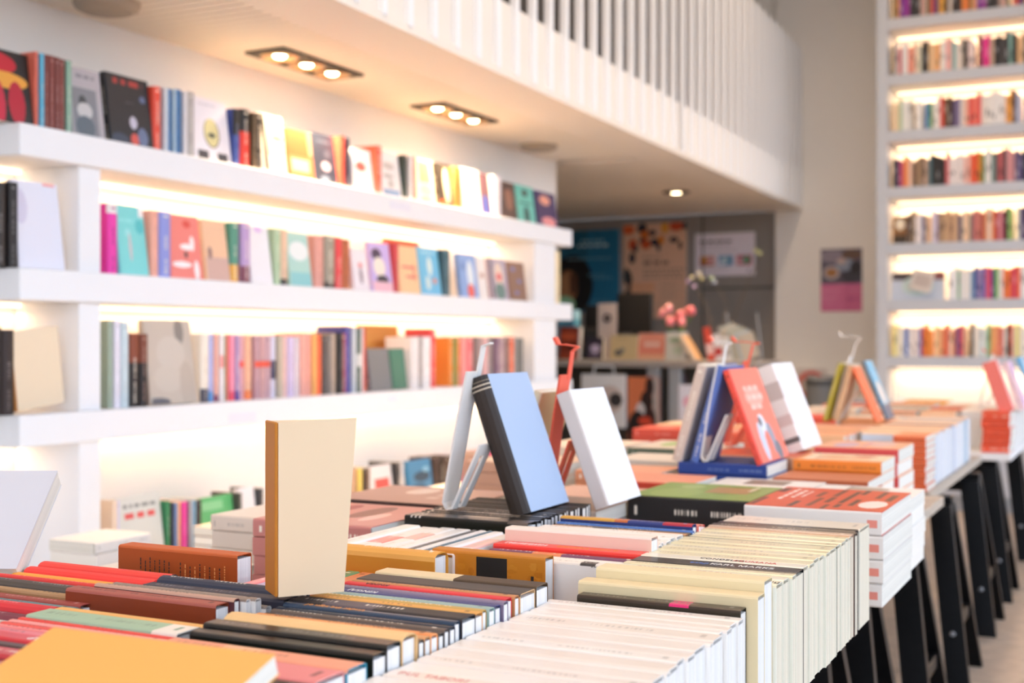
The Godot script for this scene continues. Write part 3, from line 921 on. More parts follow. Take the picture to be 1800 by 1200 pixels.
		put("panel", box(Vector3(-0.024, k[1] * 0.2, 0.003), Vector3(0.024, k[1] * 0.5, 0.0036), 0.0002), mat(k[3], 0.6), lf)
	# what hangs and stands before the counter
	var p1 := thing("poster", "orange poster with a dark seated figure under the counter", "poster", Vector3(-3.13, 0.35, -8.427))
	put("sheet", box(Vector3(-0.117, 0, -0.012), Vector3(0.117, 0.5, 0), 0.001), mat("d8774a", 0.6), p1)
	var pf := st()
	quad(pf, Vector3(-0.115, 0.002, 0.0006), Vector3(0.115, 0.002, 0.0006), Vector3(0.115, 0.498, 0.0006), Vector3(-0.115, 0.498, 0.0006), [Vector2(0, 1), Vector2(1, 1), Vector2(1, 0), Vector2(0, 0)])
	var pm := mat("ffffff", 0.5)
	pm.albedo_texture = ImageTexture.create_from_image(art(120, 250, "d8774a", "r.8,0,1,1:b8aca4 e.6,.35,.2,.16:2a1714 e.7,.14,.14,.14:2f1a16 e.4,.5,.16,.14:d8d0cc e.3,.72,.3,.24:1e1412 e.7,.62,.2,.2:3a1a16 e.55,.62,.22,.06:d8482c e.75,.8,.2,.16:a8402c e.2,.95,.3,.1:4a1c18"))
	put("print", done(pf), pm, p1)
	var bg := thing("tote_bag", "white bag with a round dark portrait hanging under the counter", "bag", Vector3(-3.42, 0.486, -8.394))
	put("body", strip([Vector2(-0.165, 0.19), Vector2(0.165, 0.19)], 0.38, -0.02, 0.015), mat("ece8e2", 0.8), bg)
	put("round_print", lathe([Vector2(0.001, 0.002), Vector2(0.1, 0.002), Vector2(0.1, 0.0)], 28), mat("d9c3b4", 0.7), bg, Vector3(0.05, 0.2, 0.016), Basis(Vector3.RIGHT, PI / 2))
	put("dark_print", lathe([Vector2(0.001, 0.002), Vector2(0.05, 0.002), Vector2(0.05, 0.0)], 20), mat("3c3634", 0.7), bg, Vector3(0.1, 0.2, 0.0175), Basis(Vector3.RIGHT, PI / 2))
	put("handle", strip([Vector2(-0.08, 0.38), Vector2(-0.07, 0.44), Vector2(0.07, 0.44), Vector2(0.08, 0.38)], 0.014, -0.005, 0.0), mat("ece8e2", 0.8), bg)
	var cd := thing("greeting_card", "white card with a pink figure hanging beside the counter upright", "card", Vector3(-2.80, 0.55, -8.4355))
	put("card", box(Vector3(-0.072, 0, -0.004), Vector3(0.072, 0.25, 0), 0.001), mat("e8e4ec", 0.6), cd)
	put("figure", lathe([Vector2(0.001, 0.001), Vector2(0.04, 0.001), Vector2(0.04, 0.0)], 18), mat("e8a8bc", 0.6), cd, Vector3(0, 0.13, 0.0005), Basis(Vector3.RIGHT, PI / 2))
	for k in [[-2.94, "6a2a4a", "dark pink"], [-2.68, "3a5a60", "dark teal"], [-2.6, "d8cfc6", "pale beige"], [-2.53, "6a4a60", "violet"]]:
		var f := thing("magazine_file", k[2] + " file standing under the counter's right half", "file", Vector3(k[0], 0.0, -8.62), Basis(), "files under the counter")
		put("body", box(Vector3(-0.03, 0.3, -0.1), Vector3(0.03, 0.86, 0.1), 0.003), mat(k[1], 0.6), f)
		put("stand", box(Vector3(-0.028, 0.0, -0.09), Vector3(0.028, 0.3, 0.09), 0.003), mat("5a544e", 0.6), f)
	# low cabinet and small signs beside the pale wall
	var ns := thing("sign", "red ring prohibition sign low on the pale wall", "sign", Vector3(-2.38, 0.62, -10.3))
	put("plate", box(Vector3(-0.12, 0, -0.04), Vector3(0.12, 0.26, -0.01), 0.003), mat("d8cfca", 0.5), ns)
	put("ring", lathe([Vector2(0.085, 0.0), Vector2(0.085, 0.006), Vector2(0.115, 0.006), Vector2(0.115, 0.0)], 28), mat("d8685c", 0.5), ns, Vector3(0, 0.13, -0.01), Basis(Vector3.RIGHT, PI / 2))
	put("bar", box(Vector3(-0.09, -0.012, 0), Vector3(0.09, 0.012, 0.006), 0.001), mat("d8685c", 0.5), ns, Vector3(0, 0.13, -0.01), Basis(Vector3(0, 0, 1), -0.8))
	put("post", box(Vector3(-0.02, -0.62, -0.035), Vector3(0.02, 0, -0.015), 0.003), M.steel, ns)
	var bn := thing("bin", "grey cylindrical bin beside the prohibition sign", "bin", Vector3(-2.2, 0, -9.9))
	put("body", lathe([Vector2(0.001, 0), Vector2(0.13, 0), Vector2(0.13, 0.8), Vector2(0.11, 0.83), Vector2(0.09, 0.8)], 24), mat("7a7c80", 0.5), bn)
	put("rim", lathe([Vector2(0.132, 0.76), Vector2(0.134, 0.78), Vector2(0.132, 0.8)], 24), mat("4a4c50", 0.5), bn)

# ==================================================================== tables
func trestle_tables():
	var spans := [[-0.45, -2.62, -0.53, -1.68], [-2.66, -4.08, -0.535, -1.68], [-4.14, -5.6, -0.585, -1.85], [-5.72, -7.3, -0.48, -1.75]]
	var names := ["near pale display table crowded with books standing spine up", "second display table with leaning books on stands", "third display table with its pale board end showing", "far white display table nearest the bookcase"]
	for k in 4:
		var t = spans[k]
		var o := thing("display_table", names[k], "table", Vector3((t[2] + t[3]) / 2, 0.0, (t[0] + t[1]) / 2), Basis(), "display tables")
		var hx: float = (t[2] - t[3]) / 2
		var hz: float = (t[0] - t[1]) / 2
		put("table_top", box(Vector3(-hx, 0.594, -hz), Vector3(hx, 0.624, hz), 0.002), M.white_board if k == 3 else M.board, o)
	for z in [-0.9, -2.53, -2.95, -3.63, -4.38, -5.19, -5.88, -7.0]:
		var place := {-0.9: "under the near end of the near table", -2.53: "under the far end of the near table", -2.95: "under the near end of the second table", -3.63: "under the far end of the second table", -4.38: "under the near end of the third table", -5.19: "under the far end of the third table", -5.88: "under the near end of the far white table", -7.0: "under the far end of the far white table"}
		var o := thing("trestle", "black wooden trestle " + place[z], "trestle", Vector3(-1.1, 0, z), Basis(), "black trestles")
		put("top_rail", box(Vector3(-0.55, 0.522, -0.03), Vector3(0.553, 0.593, 0.03), 0.004), M.black_paint, o)
		for sx in [1, -1]:
			for sz in [1, -1]:
				# a leg: foot out to the side and along the table
				var foot := Vector3(sx * 0.595, 0.0, sz * 0.17)
				var head := Vector3(sx * 0.52, 0.565, sz * 0.047)
				var s := st()
				var u := Vector3(0.034, 0, 0)
				var v := Vector3(0, 0, 0.0165)
				quad(s, foot - u + v, foot + u + v, head + u + v, head - u + v)
				quad(s, foot + u - v, foot - u - v, head - u - v, head + u - v)
				quad(s, foot + u + v, foot + u - v, head + u - v, head + u + v)
				quad(s, foot - u - v, foot - u + v, head - u + v, head - u - v)
				quad(s, head - u + v, head + u + v, head + u - v, head - u - v)
				quad(s, foot - u - v, foot + u - v, foot + u + v, foot - u + v)
				put("leg", done(s), M.black_paint, o)
				put("screw", lathe([Vector2(0.001, 0.003), Vector2(0.007, 0.002), Vector2(0.009, 0.0)], 10), M.screw, o, foot.lerp(head, 0.3) + v * sz * 1.02, Basis(Vector3.RIGHT, sz * PI / 2))
			put("brace", box(Vector3(-0.02, -0.02, -0.11), Vector3(0.02, 0.02, 0.11), 0.003), M.black_paint, o, Vector3(sx * 0.573, 0.2, 0))

# ==================================================================== rows on the wall shelf
# each line: kind (f face out, s spine out) | z of its left edge | width | height | colour | description | print
func wall_row(lines: Array, y: float, row: String, from: String, group: String, setback := 0.035):
	for text in lines:
		var p: PackedStringArray = text.split("|")
		var z := float(p[1])
		var w := float(p[2])
		var h := float(p[3])
		var b: Node3D
		if p[0] == "s":
			var deep := rng.randf_range(0.125, 0.15)
			var back := rng.randf_range(0.0, 0.012)
			var basis := Basis(Vector3(0, 1, 0), Vector3(1, 0, 0), Vector3(0, 0, -1))
			b = book(Vector3(FRONT - setback - back - deep, y + 0.0006, z - w / 2), basis, {"L": h, "W": deep, "T": w - 0.0008, "color": p[4], "bands": p[6] if p[6].begins_with("b") else "", "hard": w > 0.034, "off": Vector3(h / 2, 0, 0)})
		else:
			var lean := 0.13
			var t := 0.024
			var basis := Basis(Vector3(-sin(lean), cos(lean), 0), Vector3(0, 0, 1), Vector3(cos(lean), sin(lean), 0))
			b = book(Vector3(FRONT - setback - 0.01, y + 0.0006 + t * sin(lean), z - w / 2), basis, {"L": h, "W": w - 0.002, "T": t, "color": p[4], "art": p[6] if p[6] else "t.2,.12,.8,.05:%s" % Color(p[4]).darkened(0.2).to_html(false), "off": Vector3(h / 2, -(w - 0.002) / 2, -t / 2)})
		enter(b, p[4], p[5], row, from, group)

func wall_rows():
	wall_row([
	"f|-2.520|0.195|0.213|1d1712|book with a crimson figure on its black cover|e.25,.2,.5,.16:c2162a e.45,.42,.5,.12:e8a23a e.3,.75,.18,.35:c61a3c e.7,.72,.16,.3:b8142e",
	"s|-2.717|0.013|0.225|e2745f||",
	"s|-2.733|0.015|0.223|5fb4d4||",
	"s|-2.749|0.018|0.223|7d3c33||",
	"s|-2.770|0.019|0.224|843f36||",
	"s|-2.792|0.020|0.224|7a3a32||",
	"s|-2.814|0.020|0.223|803e34||",
	"s|-2.839|0.020|0.223|8fb39c||",
	"f|-2.868|0.136|0.217|b4aeb2|grey photo book with a lone figure|r0,.3,.82,.97:83858a e.35,.5,.12,.1:45474a e.4,.62,.24,.12:c9c8c8 e.38,.85,.3,.16:5e6a74 t.2,.1,.8,.06:8c888c",
	"f|-3.026|0.196|0.229|1f1e22|black book with a red title, face out|t.15,.07,.85,.08:b23a33 e.82,.3,.07,.05:5c6f92 e.55,.66,.09,.09:c8c4d4 e.55,.9,.1,.09:d8584e e.75,.85,.12,.14:6a7898 t.4,.38,.6,.02:5a5a62 e.2,.92,.2,.08:3a4658",
	"s|-3.224|0.038|0.216|ea5138||",
	"s|-3.268|0.019|0.217|cfd8de||",
	"s|-3.290|0.019|0.219|3f74a8||",
	"s|-3.312|0.011|0.220|bcd2de||",
	"s|-3.326|0.029|0.224|3d72a6||",
	"s|-3.363|0.017|0.222|ece6e6||",
	"s|-3.383|0.032|0.225|b0aaa6||",
	"f|-3.424|0.198|0.224|efeaf0|white book with a yellow oval figure|e.5,.55,.22,.23:2a2a2e e.5,.54,.2,.22:e2d79a e.5,.58,.1,.035:4a4a40 r.08,.84,.36,1:44444a r.62,.84,.9,1:44444a t.2,.1,.7,.03:c8c4cc",
	"s|-3.632|0.035|0.209|3a4f9a|blue and black banded book|b.55,1:26221f",
	"s|-3.670|0.056|0.215|e23a28|red and black banded book|b.62,1:26221f",
	"s|-3.729|0.030|0.210|4a3a22||",
	"s|-3.762|0.038|0.214|241c14||",
	"f|-3.803|0.151|0.225|ece2d2|black and white comic book, face out|r.08,.02,.24,.98:1e1c1a r.3,.05,.36,.7:3c3834 r.42,.1,.6,.16:5a544e r.44,.36,.95,.42:2e2a28 r.66,.1,.72,.66:3c3834 r.86,.1,.92,.66:6a625a e.7,.26,.1,.08:7c746c",
	"f|-3.968|0.168|0.193|8c5a34|brown and orange boxed book, face out|r0,.55,1,1:e0744a r.1,.6,.8,.85:eab09a r.82,0,1,.5:b98b6a",
	"f|-4.144|0.150|0.202|31374a|dark navy book, face out|e.5,.65,.22,.1:c0b0c0 t.2,.15,.8,.04:5c6478 e.4,.9,.2,.06:8090a8 e.6,.4,.15,.08:4a5064",
	"s|-4.303|0.045|0.209|f0563e||",
	"s|-4.352|0.029|0.208|3a3348||",
	"f|-4.411|0.157|0.180|f3eff2|white book with one red blot on its cover|e.42,.43,.25,.11:ee5d55",
	"s|-4.576|0.050|0.207|ec5a40||",
	"f|-4.635|0.160|0.196|f6f1ec|white book with a pencil sketch and a blue foot|e.4,.32,.3,.08:cfc6be e.35,.55,.26,.05:c2b8b0 r.0,.86,.9,1:5a86b8 e.45,.72,.12,.1:b8b0aa",
	"s|-4.804|0.034|0.197|36423a||",
	"s|-4.843|0.030|0.200|f2ece8||",
	"s|-4.878|0.030|0.199|f28a78||",
	"f|-4.918|0.180|0.206|fbe6c4|cream book with an orange block on its cover|r.25,.08,.8,.55:f29272 e.55,.7,.3,.12:f8d09a e.5,.92,.3,.07:a8c47a",
	"f|-5.135|0.131|0.207|2f2924|black and orange book with a pale silhouette|e.6,.5,.22,.4:ecd8b4 e.15,.95,.25,.12:d4581e",
	"s|-5.271|0.085|0.205|e48a3a||",
	"f|-5.368|0.188|0.215|f1e8e4|white book with thin drawings, face out|e.4,.3,.3,.12:c8bab2 t.2,.1,.9,.04:9a8c86 e.5,.6,.25,.1:d0c4c0",
	"f|-5.562|0.099|0.210|6e4a56|brown and violet book, face out|r0,.55,.8,1:4c58a8",
	"s|-5.673|0.089|0.212|efe6ea||",
	"f|-5.788|0.172|0.197|5c4640|dark brown photographic book, face out|e.5,.45,.25,.3:a0705c r.1,.1,.9,.2:4a3a38",
	"f|-5.967|0.217|0.199|6cc4b4|teal book with dark figures, face out|e.5,.2,.16,.1:2f4a48 e.5,.8,.16,.25:2f5a58 r.15,.45,.85,.5:3a7a74",
	"f|-6.205|0.270|0.193|3d2f62|violet book with a pink moon, face out|e.45,.25,.26,.14:f2a890 e.55,.85,.35,.14:f29a9a"], 1.728, "on the wall shelf's top board", "the left", "books on the top board of the wall shelf")
	wall_row([
	"s|-2.571|0.048|0.240|2b2320||",
	"s|-2.621|0.033|0.247|1f1a18||",
	"f|-2.660|0.176|0.261|e8e6f0|large white book, face out|e.1,.3,.16,.2:d8d2e4 r.66,0,.92,.04:f0a0a0"], 1.312, "in the left end bay below the top board", "the left", "books in the left end bay of the wall shelf")
	wall_row([
	"s|-3.018|0.045|0.225|ee3bab|magenta book|b.86,1:f2ece8",
	"f|-3.068|0.132|0.227|7fd8d4|turquoise book with a pale pink pattern|e.35,.4,.1,.06:a0e4e0 t.1,.2,.6,.05:9ae6e2 e.4,.6,.05,.2:d8c4c4 r.8,0,1,.16:fdf8f2 e.8,.3,.16,.1:58c4c4",
	"s|-3.206|0.035|0.219|f6b19a||",
	"s|-3.243|0.058|0.219|8f98da||",
	"f|-3.304|0.167|0.218|f38478|salmon red book with a white dancing figure|e.6,.14,.13,.06:e8503e e.55,.5,.22,.05:fff4f0 e.72,.44,.07,.12:fff4f0 e.35,.78,.3,.05:fff4f0 e.8,.86,.08,.16:fff4f0 e.5,.62,.05,.05:4a3430",
	"f|-3.486|0.130|0.215|f6c69e|peach book, face out|r0,.62,1,1:d8b0a0 e.2,.55,.1,.1:a07a70",
	"s|-3.622|0.048|0.215|5c9a80|green and yellow banded book|b.0,.3:f0b04a",
	"s|-3.677|0.052|0.219|c2a0ce|lilac book with a dark red foot|b.0,.28:8a4a5a",
	"f|-3.736|0.129|0.215|f8f2f2|plain white book, face out|e.5,.06,.2,.06:ecc8f0",
	"s|-3.872|0.039|0.214|b8cfa6||",
	"s|-3.914|0.043|0.213|efcaa8|peach book with a black foot|b.0,.12:3a3430",
	"f|-3.972|0.145|0.210|b4ddd0|mint book with a white cloud, face out|e.5,.35,.45,.18:f0f6f2 r0,.75,1,1:90d0d0",
	"s|-4.136|0.058|0.208|e8a696||",
	"s|-4.198|0.072|0.211|a49a86|olive grey book with a black foot|b.0,.12:4a4034",
	"s|-4.274|0.049|0.209|ea4a4a||",
	"s|-4.327|0.063|0.206|c06a3c||",
	"f|-4.415|0.117|0.174|f4eaec|pale pink book with a small figure, face out|e.5,.4,.14,.06:e88080 e.5,.65,.1,.2:8a7480",
	"f|-4.559|0.164|0.212|d0b8ea|lilac book with a dark haired figure|e.3,.25,.25,.12:4a3a52 e.4,.5,.3,.2:f8ecdc e.5,.76,.3,.1:39343c r0,.8,1,1:f6c2cc",
	"s|-4.733|0.038|0.217|d84a4c||",
	"f|-4.780|0.178|0.213|fbcf9c|peach book with red curved lines|e.5,.45,.38,.03:e87068 e.6,.65,.3,.03:e87068 e.75,.55,.04,.18:e87068",
	"f|-4.968|0.183|0.218|71c3e4|light blue book with white figures|e.5,.4,.12,.2:e6f2ea e.35,.75,.12,.15:dbe8e4 e.7,.7,.1,.06:e88a78 t.15,.08,.85,.06:b8e2f0",
	"s|-5.162|0.065|0.219|3e6068||",
	"f|-5.345|0.181|0.212|90b0e0|blue book with a red headed figure|e.6,.5,.2,.35:e8f0f4 e.55,.85,.2,.16:f0685a e.2,.3,.1,.1:6a88c0",
	"f|-5.538|0.080|0.207|f8efe8|narrow white book, face out|e.5,.45,.3,.07:c8a090",
	"f|-5.667|0.193|0.209|b8aab8|grey violet book with a costumed figure|e.5,.4,.26,.3:f0d8c4 e.5,.45,.16,.1:e46a6a e.5,.8,.3,.2:6a8a80 r0,0,.12,1:5a5658",
	"f|-5.873|0.204|0.203|8f6a58|brown book with blue speckles|e.3,.2,.12,.06:7a80b8 e.6,.5,.12,.05:7a80b8 e.4,.8,.12,.05:7a80b8"], 1.312, "on the wall shelf's second board", "the left", "books on the wall shelf's second board")
	wall_row([
	"s|-6.308|0.083|0.300|d88a58|orange and navy banded book|b.12,.45:2e2c44",
	"s|-6.421|0.093|0.295|f0dcb0||"], 1.312, "in the wall shelf's right end bay", "the left", "books in the right end bay of the wall shelf")
	wall_row([
	"s|-2.531|0.032|0.252|3a1f18||",
	"s|-2.565|0.030|0.253|241713||",
	"s|-2.597|0.047|0.245|2d1c16||"], 0.888, "in the left end bay of the third board", "the left", "books in the left end bay of the wall shelf")
	wall_row([
	"s|-3.018|0.020|0.279|a4b4a0||",
	"s|-3.041|0.025|0.279|ece6f0||",
	"s|-3.068|0.031|0.274|c8d8de||",
	"s|-3.109|0.044|0.238|8a4428|copper and black banded book|b.0,.6:2a211c",
	"s|-3.155|0.040|0.236|7a3c24|brown and black banded book|b.0,.6:221a18",
	"f|-3.206|0.233|0.283|c6b8a8|large marbled grey book with a tan spine|e.72,.14,.1,.16:8a8076 e.5,.4,.3,.2:ccc0b2 e.15,.97,.25,.05:5c5a62 e.4,.7,.3,.16:cbbfb0 e.8,.8,.16,.3:bcae9e",
	"s|-3.453|0.042|0.238|f6ead8||b.0,.2:55505a",
	"s|-3.498|0.025|0.238|b8bce8||b.0,.15:5a9ad8",
	"s|-3.526|0.021|0.238|f4b8a4||b.0,.1:8a3a5a",
	"s|-3.550|0.022|0.238|f4ecec||b.5,.68:f29a94",
	"s|-3.575|0.012|0.236|a39a78||",
	"s|-3.591|0.015|0.236|ff7a66||",
	"s|-3.610|0.025|0.236|ff9fb6||b.0,.14:f25068",
	"s|-3.638|0.023|0.235|b898c0||b.0,.14:4a3a9a",
	"s|-3.664|0.039|0.235|e0a8b0|rose book with a red band|b.5,.6:f2503e",
	"s|-3.706|0.040|0.235|f8bf9a||b.0,.14:ff8a4a",
	"s|-3.749|0.027|0.233|c8a0a8|rose book with a violet head and red band|b.5,.6:f4583c",
	"s|-3.779|0.031|0.233|d0a4a4|dusty pink book with a red band|b.5,.6:f4583c",
	"s|-3.813|0.035|0.233|c8a4ac|mauve pink book with a red band|b.5,.6:f05a3e",
	"s|-3.851|0.031|0.233|dcd8ea||b.3,.6:3a3c5a",
	"s|-3.886|0.028|0.234|c4b8a2||",
	"s|-3.918|0.036|0.232|f0c8c0||",
	"s|-3.957|0.036|0.229|dccae8||",
	"s|-3.997|0.037|0.230|e4d4d8||",
	"s|-4.038|0.033|0.239|f2b0a0||",
	"s|-4.075|0.038|0.243|eea896||",
	"s|-4.117|0.023|0.241|ffc070||",
	"s|-4.144|0.031|0.239|ff7446||",
	"s|-4.187|0.027|0.235|5c5450||",
	"s|-4.218|0.032|0.239|8e857e||",
	"s|-4.254|0.028|0.244|c8b09a||",
	"s|-4.286|0.033|0.247|2c2a2a||",
	"s|-4.323|0.025|0.245|b05a64||",
	"s|-4.352|0.042|0.275|54509a||",
	"s|-4.398|0.030|0.273|d0d4d8||",
	"s|-4.432|0.030|0.267|5a6a5e||b.4,.6:d8d8d4",
	"s|-4.466|0.018|0.269|f2e8e2||",
	"s|-4.488|0.018|0.267|d8584a||",
	"f|-4.541|0.173|0.180|77787a|grey cloth book, face out|r.02,.02,.98,.98:7c7d7e",
	"f|-4.723|0.120|0.179|3f7a62|green cloth book, face out|r.02,.02,.98,.98:427e66",
	"s|-4.858|0.030|0.232|f4ece8||",
	"s|-4.893|0.030|0.232|fbf4f0||",
	"s|-4.928|0.040|0.235|a89c96||",
	"s|-4.973|0.072|0.233|f7f2ee||",
	"s|-5.056|0.047|0.270|ea4f50||",
	"s|-5.227|0.039|0.231|e8943c||",
	"s|-5.271|0.023|0.231|8a9a50||",
	"s|-5.299|0.040|0.231|f28a3a||",
	"s|-5.350|0.046|0.231|f6a49c||",
	"s|-5.402|0.059|0.234|f07a7c||",
	"s|-5.467|0.047|0.234|8a7670||",
	"s|-5.520|0.055|0.235|b89a94||",
	"s|-5.581|0.049|0.235|e8b4b0||",
	"s|-5.636|0.050|0.235|9c8c88||",
	"s|-5.699|0.044|0.235|8a6a7c||",
	"s|-5.749|0.058|0.235|b8989a||",
	"s|-5.814|0.046|0.235|906a60||",
	"s|-5.866|0.054|0.236|f2764e||",
	"s|-5.926|0.041|0.233|9c9890||",
	"s|-5.974|0.048|0.230|7c7a74||"], 0.888, "on the wall shelf's third board", "the left", "books on the wall shelf's third board")
	wall_row([
	"s|-3.026|0.020|0.230|f0d8c0||",
	"s|-3.048|0.020|0.227|d8d4e8||",
	"f|-3.076|0.203|0.229|dcdcd4|pale grey leaning book with a red title|t.12,.12,.88,.05:8a8a86 t.14,.24,.86,.08:e05a58 e.5,.82,.05,.09:3a3a3c r.45,.92,.6,.97:4a4a4c",
	"s|-3.284|0.014|0.201|3c8a5c||",
	"s|-3.301|0.014|0.195|2a2a2a||",
	"s|-3.318|0.011|0.191|8098c8||",
	"s|-3.332|0.014|0.192|f6b888||",
	"s|-3.349|0.026|0.191|e2389a||",
	"s|-3.377|0.018|0.190|4a3858||",
	"s|-3.398|0.011|0.188|e4dcd8||",
	"s|-3.412|0.012|0.189|88b4d0||",
	"s|-3.427|0.026|0.188|2a2826||",
	"f|-3.459|0.192|0.185|5db874|green book with a pale triangle, face out|r.1,.1,.7,.26:8ad098 e.6,.7,.05,.25:7ccc8c",
	"s|-3.654|0.016|0.188|4a4a48||",
	"f|-3.686|0.093|0.197|f4eff2|white book with a red blot, leaning beside the green one|e.5,.6,.26,.12:ee6a60",
	"s|-3.789|0.017|0.190|4a4a4e||",
	"s|-4.381|0.051|0.207|c8a080||",
	"s|-4.441|0.030|0.205|f4d870||",
	"s|-4.475|0.026|0.202|3a2a22||",
	"s|-4.506|0.030|0.202|7a5a44||",
	"f|-4.554|0.184|0.200|f2ecea|white book with a red arch on its cover|r.2,.3,.85,.95:ee5550 r.42,.62,.66,1:f6eae6",
	"s|-4.747|0.029|0.205|3c3a3c||",
	"s|-4.780|0.039|0.197|e8e4e4||",
	"f|-4.873|0.209|0.197|3f86b4|blue book with a dark shape, face out|e.55,.4,.35,.12:24465e e.4,.65,.3,.1:2a5876 e.75,.25,.14,.06:8cc0dc",
	"s|-5.092|0.043|0.196|4a342a||",
	"s|-5.140|0.043|0.195|38281f||",
	"s|-5.189|0.044|0.193|5c463a||",
	"s|-5.238|0.039|0.192|30241e||",
	"s|-5.283|0.028|0.192|6a88d0||",
	"s|-5.316|0.029|0.189|e878a8||",
	"s|-5.502|0.060|0.187|bca090||",
	"s|-5.569|0.061|0.185|8a746a||",
	"s|-5.642|0.057|0.185|e24a7a||",
	"s|-5.711|0.064|0.182|6c5448||"], 0.365, "on the bottom ledge", "the left", "books standing on the bottom ledge")
	# two large books standing behind the others
	for k in [[1.312, -4.955, 0.31, 0.262, "f26a42", "large orange red book behind the light blue one", "on the wall shelf's second board"], [0.888, -4.735, 0.33, 0.285, "e8a050", "large orange book behind the white spines", "on the wall shelf's third board"]]:
		var basis := Basis(Vector3(0, 1, 0), Vector3(0, 0, 1), Vector3(1, 0, 0))
		var b := book(Vector3(-3.11, k[0] + 0.0006, k[1] - k[2] / 2), basis, {"L": k[3], "W": k[2], "T": 0.02, "color": k[4], "hard": true, "off": Vector3(k[3] / 2, -k[2] / 2, 0)})
		enter(b, k[4], k[5], k[6], "the left", "large books behind the rows")
	# a plain beige book leaning in the left end bay
	var roll := 0.12
	var up := Vector3(0, cos(roll), sin(roll))
	var side := Vector3(0, -sin(roll), cos(roll))
	var bb := book(Vector3(FRONT - 0.05, 0.906, -2.745), Basis(up, side, Vector3(1, 0, 0)), {"L": 0.232, "W": 0.185, "T": 0.026, "color": "c07a34", "face": "efd9b8", "plain": true, "hard": true, "off": Vector3(0.116, -0.0925, -0.013)})
	enter(bb, "efd9b8", "plain beige book with orange brown spine", "in the left end bay of the third board", "the left", "books in the left end bay of the wall shelf")
	# flat piles on the ledge, before the standing books
	ledge_pile(-2.52, -2.36, -2.40, 0.2, 0.62, [["2c2826", 0.02], ["f3ece4", 0.05], ["f1e9df", 0.045], ["efe8de", 0.05], ["f3ece4", 0.03], ["f5efe8", 0.03]], "near the ledge's left end")
	ledge_pile(-2.60, -2.36, -3.05, 0.19, 0.56, [["f3e4d4", 0.05], ["efe6dc", 0.06], ["4a2a26", 0.03], ["f4d9c2", 0.028]], "before the colourful spines")
	ledge_pile(-2.56, -2.34, -3.48, 0.2, 0.57, [["e8dccc", 0.06], ["f4e6d4", 0.05], ["c9bdb4", 0.06], ["c8705c", 0.03]], "before the green book")
	ledge_pile(-2.58, -2.36, -3.78, 0.2, 0.55, [["f4e2cc", 0.06], ["f0dcc8", 0.06], ["f6e9d6", 0.05]], "before the white blotted book")
	ledge_pile(-2.56, -2.34, -4.40, 0.2, 0.55, [["f6e2c8", 0.06], ["f4d8b4", 0.05], ["f8e8d4", 0.04]], "before the yellow spine")
	ledge_pile(-2.56, -2.34, -4.68, 0.2, 0.54, [["f2dcc4", 0.06], ["f6e4d0", 0.05], ["f4c8a8", 0.03]], "before the red arch book")
	ledge_pile(-2.56, -2.34, -4.98, 0.2, 0.55, [["f6ead8", 0.06], ["f4d2b8", 0.06], ["f8dcc8", 0.03]], "before the blue book")
	ledge_pile(-2.56, -2.34, -5.3, 0.2, 0.55, [["f4e4d4", 0.06], ["f0d0bc", 0.06], ["f6dcc0", 0.03]], "before the dark brown spines")
	ledge_pile(-2.56, -2.34, -5.62, 0.2, 0.55, [["f4e4d4", 0.06], ["ecd8c4", 0.06], ["e8c8b0", 0.03]], "before the magenta spine")

# a pile of flat books on the ledge: x from a to b, z of the near side, depth
func ledge_pile(a: float, b: float, z: float, deep: float, top: float, list: Array, where: String):
	var y := 0.3656
	for i in list.size():
		var k = list[i]
		if i < list.size() - 1:
			stock_book(Vector3((a + b) / 2 + rng.randf_range(-0.008, 0.008), y + k[1] / 2, z - deep / 2), Basis(Vector3(0, 0, 1), Vector3(1, 0, 0), Vector3(0, -1, 0)), deep, b - a, k[1] - 0.001, k[0], k[0], Vector3(0, -(b - a) / 2, 0))
			y += k[1]
			continue
		var bk := book(Vector3((a + b) / 2 + rng.randf_range(-0.008, 0.008), y, z - deep / 2), Basis(Vector3(0, 0, 1), Vector3(1, 0, 0), Vector3(0, -1, 0)), {"L": deep, "W": b - a, "T": k[1] - 0.001, "color": k[0], "off": Vector3(0, -(b - a) / 2, -k[1] / 2)})
		enter(bk, k[0], "", "lying flat on the ledge " + where, "below", "flat books on the bottom ledge")
		y += k[1]

